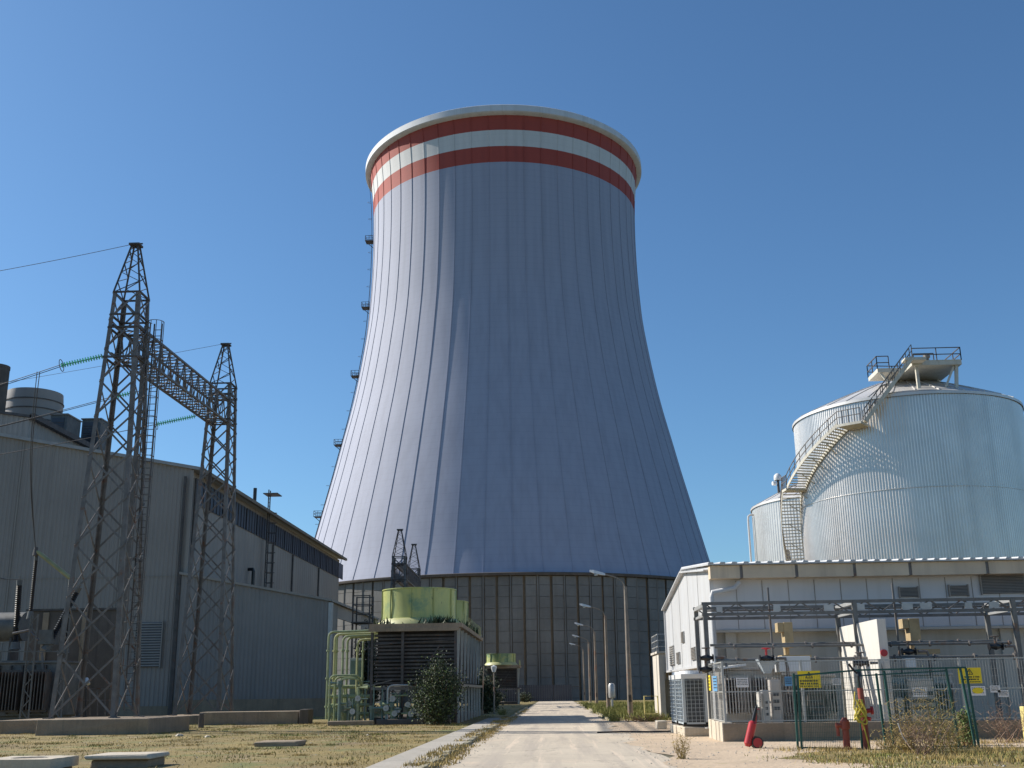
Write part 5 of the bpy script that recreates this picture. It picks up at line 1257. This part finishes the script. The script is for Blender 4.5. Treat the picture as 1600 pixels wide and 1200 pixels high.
# yellow ventilated box at right edge
a = at(1589, 1160, 33.5); a.x += .32; z = at(1589, 1104, 33.5).z
yv = thing('ventilated_box', 'yellow edged ventilated box beside the compound plinth', 'box', (a.x, 33.5, 0))
m = MB(); m.box(a.x, 33.5, 0, a.x+1.2, 33.8, z); m.build('body', 'yellow_paint', yv, bevel=.02)
m = MB(); m.box(a.x+.1, 33.46, .5, a.x+1.1, 33.495, z-.12); lv = m.build('louvre', 'grille', yv)
m = MB(); [m.box(a.x+.1, 33.43, .5+.1*k, a.x+1.1, 33.455, .53+.1*k) for k in range(int((z-.7)/.1))]; m.build('slats', 'yellow_paint', lv)
# cables on the ground near pads
g = gr(1015, 1145)
wire([(g.x-2, g.y, .04), (g.x-1, g.y+.2, .05), (g.x, g.y, .04), (g.x+1, g.y-.1, .06)], 'dark cable lying on the sand towards the air conditioning units', .03, None, 'black', 'cable', 'ground_cable')

# ================================================================ STORAGE SILOS
def silo(label, cx, cy, r, zt, zd, rr=.16, ncor=260):
    s_ = thing('storage_silo', label, 'silo', (cx, cy, 0), 'silver storage silos')
    m = MB(); rf = lambda k: .045 if k % 4 in (1, 2) else 0
    m.lathe(cx, cy, [(r, 0), (r, zt*.33), (r, zt*.66), (r, zt)], ncor*4, rf); m.build('shell', 'silver', s_)
    m = MB(); prof_ = []
    for k in range(13):
        t_ = k/12; rr_ = r*1.015*(1-t_)+rr*r*t_; prof_.append((rr_, zt+(zd-zt)*(1-(1-t_)**1.15)*.98))
    m.lathe(cx, cy, [(r*1.015, zt-.25)]+prof_+[(0, zd)], 96); ro = m.build('roof', 'silver_roof', s_, smooth=True)
    m = MB()
    for k in range(32):
        a = 2*math.pi*k/32; pts = [(cx+q*math.cos(a), cy+q*math.sin(a), z+.03) for q, z in prof_]
        for p, q in zip(pts[::2], pts[2::2]): m.bar(p, q, .1, .08)
    m.build('roof_seam', 'silver_roof', ro)
    m = MB()
    for z in (zt*.36, zt*.68): m.lathe(cx, cy, [(r+.03, z), (r+.07, z+.02), (r+.07, z+.08), (r+.03, z+.1)], 120)
    m.build('hoop', 'silver', s_)
    return s_
D1 = 108.0
aL_ = math.atan2(ray(1243, 700).x, ray(1243, 700).y); aR_ = math.atan2(ray(1606, 700).x, ray(1606, 700).y)
ac_ = (aL_+aR_)/2; sr = math.sin((aR_-aL_)/2)*D1; SX, SY = D1*math.sin(ac_), D1*math.cos(ac_)
near = at(1425, 614, SY-sr*math.cos(ac_)); zs1 = near.z
lft = ray(1243, 667); zs2 = 1.6+lft.z/math.hypot(lft.x, lft.y)*D1*math.cos((aR_-aL_)/2)
print('silo', SX, SY, sr, zs1, zs2); zs = (zs1*.6+zs2*.4)
zapex = at(1440, 592, SY).z; 
print('apex', zapex)
s1_ = silo('large silver silo with a curved stair and a roof platform', SX, SY, sr, zs, zs+3.6)
D2 = 140.0
b0 = math.atan2(ray(1178, 840).x, ray(1178, 840).y); r2 = 11.5; c2 = b0+math.asin(r2/D2); S2X, S2Y = D2*math.sin(c2), D2*math.cos(c2)
l2 = ray(1180, 797); z2 = 1.6+l2.z/math.hypot(l2.x, l2.y)*D2*.997
s2_ = silo('smaller silver silo half hidden behind the large one', S2X, S2Y, r2, z2, z2+4.6, ncor=170)
# things on silo 2: mushroom vent and gooseneck pipe
p = at(1216, 757, S2Y-2.5)
r_ = thing('roof_vent', 'white capped vent standing on the smaller silo roof', 'vent', p)
m = MB(); m.cone(p-Vector((0, 0, 1.2)), p+Vector((0, 0, .6)), .16, n=10); m.build('stem', 'steel_dark', r_); m = MB(); m.lathe(p.x, p.y, [(.45, p.z+.5), (.5, p.z+.7), (.45, p.z+1.1), (.2, p.z+1.35), (0, p.z+1.4)], 16); m.cone(p+Vector((-.35, -.2, .1)), p+Vector((-.75, -.3, .1)), .26, n=12); m.build('cap', 'lamp_white', r_, smooth=True)
p = at(1174, 806, S2Y); p.x = S2X-r2-.35-.4
m = MB(); m.tube([(p.x, S2Y, 0), (p.x, S2Y, z2-1.6), (p.x+.05, S2Y, z2-1.1), (p.x+.3, S2Y, z2-.9), (p.x+.9, S2Y, z2-.9)], .12, 8); m.tube([(p.x+.55, S2Y, 0), (p.x+.55, S2Y, z2-1.3)], .05, 6)
m.build('overflow_pipe', 'lamp_white', s2_, smooth=True)

# spiral stair on silo 1. angle phi measured from the camera-facing side, negative to the left
base_a = math.atan2(-SY, -SX)                                    # direction silo->camera
def sp_(phi, z, off): a = base_a+phi; q = sr+off; return Vector((SX+q*math.cos(a), SY+q*math.sin(a), z))
def zpx(px, py, off):                                            # phi, z of a photo point on the stair cylinder
    best = None
    for k in range(-1300, 1301):
        ph = k/1000*R(100)/1.3*1.0
        a = sp_(ph, 10, off); q = CM.transposed() @ (Vector((a.x, a.y, 10))-Vector((0, 0, EYE)))
        d = ray(px, py); t_ = a.y/d.y; e = abs(d.x*t_-a.x)
        if a.x*a.x+a.y*a.y < D1*D1*1.02 and (best is None or e < best[0]): best = (e, ph, EYE+d.z*t_)
    return best[1:]
print([zpx(x, y, 1.2) for x, y in ((1243, 865), (1245, 815), (1248, 762), (1290, 700), (1318, 662), (1352, 657))])
ph2, zL2 = zpx(1335, 663, .9)
phL1, zL1 = zpx(1246, 762, .9)
if phL1 > 0: sg = 1
else: sg = -1
ph2a = zpx(1318, 663, .9)[0]; ph2b = zpx(1352, 660, .9)[0]
WS = 1.75
st = thing('silo_stair', 'pale steel stair winding up the large silo to its roof', 'staircase', sp_(phL1, 0, .6), None)
def flight(pa, za, pb, zb, n):
    tr = MB(); ra = MB(); po = MB(); bk = MB()
    for k in range(n):
        u0 = k/n; u1 = (k+1)/n; p0, p1 = pa+(pb-pa)*u0, pa+(pb-pa)*(u0+(u1-u0)*.72); z = za+(zb-za)*(k+.5)/n
        c = [sp_(p0, z, .15), sp_(p1, z, .15), sp_(p1, z, .15+WS), sp_(p0, z, .15+WS)]
        tr.quadbox(c+[q+Vector((0, 0, .07)) for q in c])
    for off in (.12, .15+WS):
        sr_ = MB()
        for k in range(n):
            q0 = sp_(pa+(pb-pa)*k/n, za+(zb-za)*k/n, off); q1 = sp_(pa+(pb-pa)*(k+1)/n, za+(zb-za)*(k+1)/n, off); sr_.bar(q0, q1, .05, .3)
            if off > 1:
                for h in (.6, 1.15): ra.bar(q0+Vector((0, 0, h)), q1+Vector((0, 0, h)), .06)
                if k % 3 == 0: ra.bar(q0, q0+Vector((0, 0, 1.15)), .06)
        sr_.build('stringer', 'steel_cream', st)
    for k in range(0, n, 6):
        q0 = sp_(pa+(pb-pa)*k/n, za+(zb-za)*k/n-.15, .02); bk.bar(q0, sp_(pa+(pb-pa)*k/n, za+(zb-za)*k/n-.15, 1.85), .08); bk.bar(sp_(pa+(pb-pa)*k/n, za+(zb-za)*k/n-1.0, .02), sp_(pa+(pb-pa)*k/n, za+(zb-za)*k/n-.15, 1.2), .07)
    tr.build('treads', 'steel_cream', st); ra.build('handrail', 'steel_galv', st); build_each(bk, 'bracket', 'steel_cream', st)
def landing(pa, pb, z, w_=2.0):
    m = MB(); n = 4
    for k in range(n):
        a, b = pa+(pb-pa)*k/n, pa+(pb-pa)*(k+1)/n; c = [sp_(a, z-.25, .1), sp_(b, z-.25, .1), sp_(b, z-.25, w_), sp_(a, z-.25, w_)]; m.quadbox(c+[q+Vector((0, 0, .22)) for q in c])
    m.build('landing', 'steel_cream', st)
    m = MB()
    for k in range(n+1):
        a = pa+(pb-pa)*k/n; m.bar(sp_(a, z, w_-.05), sp_(a, z+1.15, w_-.05), .06)
        if k < n:
            b = pa+(pb-pa)*(k+1)/n
            for h in (.6, 1.15): m.bar(sp_(a, z+h, w_-.05), sp_(b, z+h, w_-.05), .06)
    m.build('landing_rail', 'steel_galv', st)
print('stair', phL1, zL1, ph2, zL2)
dl = .09*sg
phA = phL1
flight(phA-.0, zL1, ph2a, zL2, 24); landing(phA, phA+dl*1.2, zL1)
landing(ph2a, ph2b, zL2)
zL0 = at(1243, 868, SY).z; phB = phA+dl*1.2
ph0 = phB+sg*.44
flight(ph0, zL0, phB, zL1, 22)
landing(ph0+sg*.1, ph0, zL0)
flight(ph0+sg*.1+sg*.32, .3, ph0+sg*.1, zL0, 60)
# top flight: straight from landing 2 to the roof platform
Yp = SY-sr*.9
P0 = at(1375, 566, Yp); P1 = at(1502, 562, Yp); zpl = P1.z
A_ = sp_(ph2b, zL2, 1.0); B_ = Vector((at(1424, 562, Yp-.6).x, Yp-.6, zpl))
d = B_-A_; sd_ = Vector((d.y, -d.x, 0)).normalized()*.55
tr = MB(); n = 30
for k in range(n):
    c = A_+d*((k+.5)/n); f_ = Vector((d.x, d.y, 0)).normalized()*.18; tr.quadbox([c-f_-sd_, c+f_-sd_, c+f_+sd_, c-f_+sd_]+[q+Vector((0, 0, .05)) for q in (c-f_-sd_, c+f_-sd_, c+f_+sd_, c-f_+sd_)])
tr.build('treads', 'steel_cream', st)
for s_ in (sd_, -sd_): m = MB(); m.bar(A_+s_, B_+s_, .06, .32); m.build('stringer', 'steel_cream', st)
m = MB()
for s_ in (sd_, -sd_):
    for h in (.6, 1.15): m.bar(A_+s_+Vector((0, 0, h)), B_+s_+Vector((0, 0, h)), .06)
    for k in range(9): m.bar(A_+d*k/8+s_, A_+d*k/8+s_+Vector((0, 0, 1.15)), .06)
m.build('handrail', 'steel_galv', st)
# roof platform
pf = thing('roof_platform', 'steel platform with railings on top of the large silo', 'platform', (P1.x-2, Yp, zpl))
xa_, xb_ = at(1424, 562, Yp).x, P1.x
m = MB(); m.box(xa_, Yp, zpl-.42, xb_, Yp+5.5, zpl-.02); m.box(xa_-.0, Yp-.02, zpl-.02, xb_+.05, Yp+5.52, zpl+.03)
x2 = at(1373, 585, Yp+2).x; m.box(x2, Yp+2.2, zpl-.35, xa_-.003, Yp+5.2, zpl+.02); m.box(xa_-.9, Yp-1.15, zpl-.25, xa_+.9, Yp-.025, zpl); m.build('deck', 'steel_cream', pf)
def roofz(x, y): q = math.hypot(x-SX, y-SY)/sr; t_ = (1.015-q)/(1.015-.16); t_ = max(0, min(1, t_)); return zs+3.6*(1-(1-t_)**1.15)*.98
m = MB()
for x, y in ((xa_+.5, Yp+.4), (xb_-.6, Yp+.4), (xa_+.5, Yp+5), (xb_-.6, Yp+5)): m.bar((x, y, roofz(x, y)-.3), (x+(0.0 if x < SX else .25), y, zpl-.42), .26)
m.bar((xb_-.6, Yp+.4, zpl-.5), (xb_-1.5, Yp+.4, roofz(xb_-1.5, Yp+.4)), .16); m.bar((x2+.3, Yp+2.4, zpl-.4), (x2+1.2, Yp+2.4, roofz(x2+1.2, Yp+2.4)), .18); build_each(m, 'leg', 'steel_cream', pf)
m = MB()
def rail(pts):
    for a, b in zip(pts, pts[1:]):
        a, b = Vector(a), Vector(b); nn = max(1, int((b-a).length/1.5))
        for h in (.55, 1.15): m.bar(a+Vector((0, 0, h)), b+Vector((0, 0, h)), .07)
        for k in range(nn+1): p = a.lerp(b, k/nn); m.bar(p, p+Vector((0, 0, 1.15)), .07)
rail([(xa_+.1, Yp, zpl), (xb_, Yp, zpl), (xb_, Yp+5.5, zpl), (xa_, Yp+5.5, zpl), (x2, Yp+5.2, zpl), (x2, Yp+2.2, zpl), (xa_-1.3, Yp+2.2, zpl)])
m.bar((xb_-1.6, Yp+5.4, zpl), (xb_, Yp+5.4, zpl+1.1), .06)
m.build('railing', 'steel_dark', pf)
m = MB(); cx_ = (xa_+xb_)/2-.3; m.lathe(SX-.2, SY, [(1.9, zs+2.6), (1.9, zpl-.6), (0, zpl-.55)], 24); m.build('nozzle', 'steel_cream', s1_, smooth=True)
m = MB(); m.lathe(cx_+.2, Yp+2, [(0, zpl), (.5, zpl+.02), (.5, zpl+.15), (.2, zpl+.2), (.2, zpl+.8), (.3, zpl+.85), (.3, zpl+1.1), (0, zpl+1.15)], 16); m.build('hatch_valve', 'steel_galv', pf, smooth=True)
m = MB(); m.bar((cx_-.8, Yp+2.5, zpl), (cx_-.8, Yp+2.5, zpl+1.4), .07); m.bar((cx_+1, Yp+2.5, zpl), (cx_+1, Yp+2.5, zpl+1.4), .07); m.bar((cx_-.8, Yp+2.5, zpl+1.4), (cx_+1, Yp+2.5, zpl+1.4), .07); m.build('hoist_frame', 'steel_dark', pf)
for mm in MATS.values(): mm.use_fake_user = False
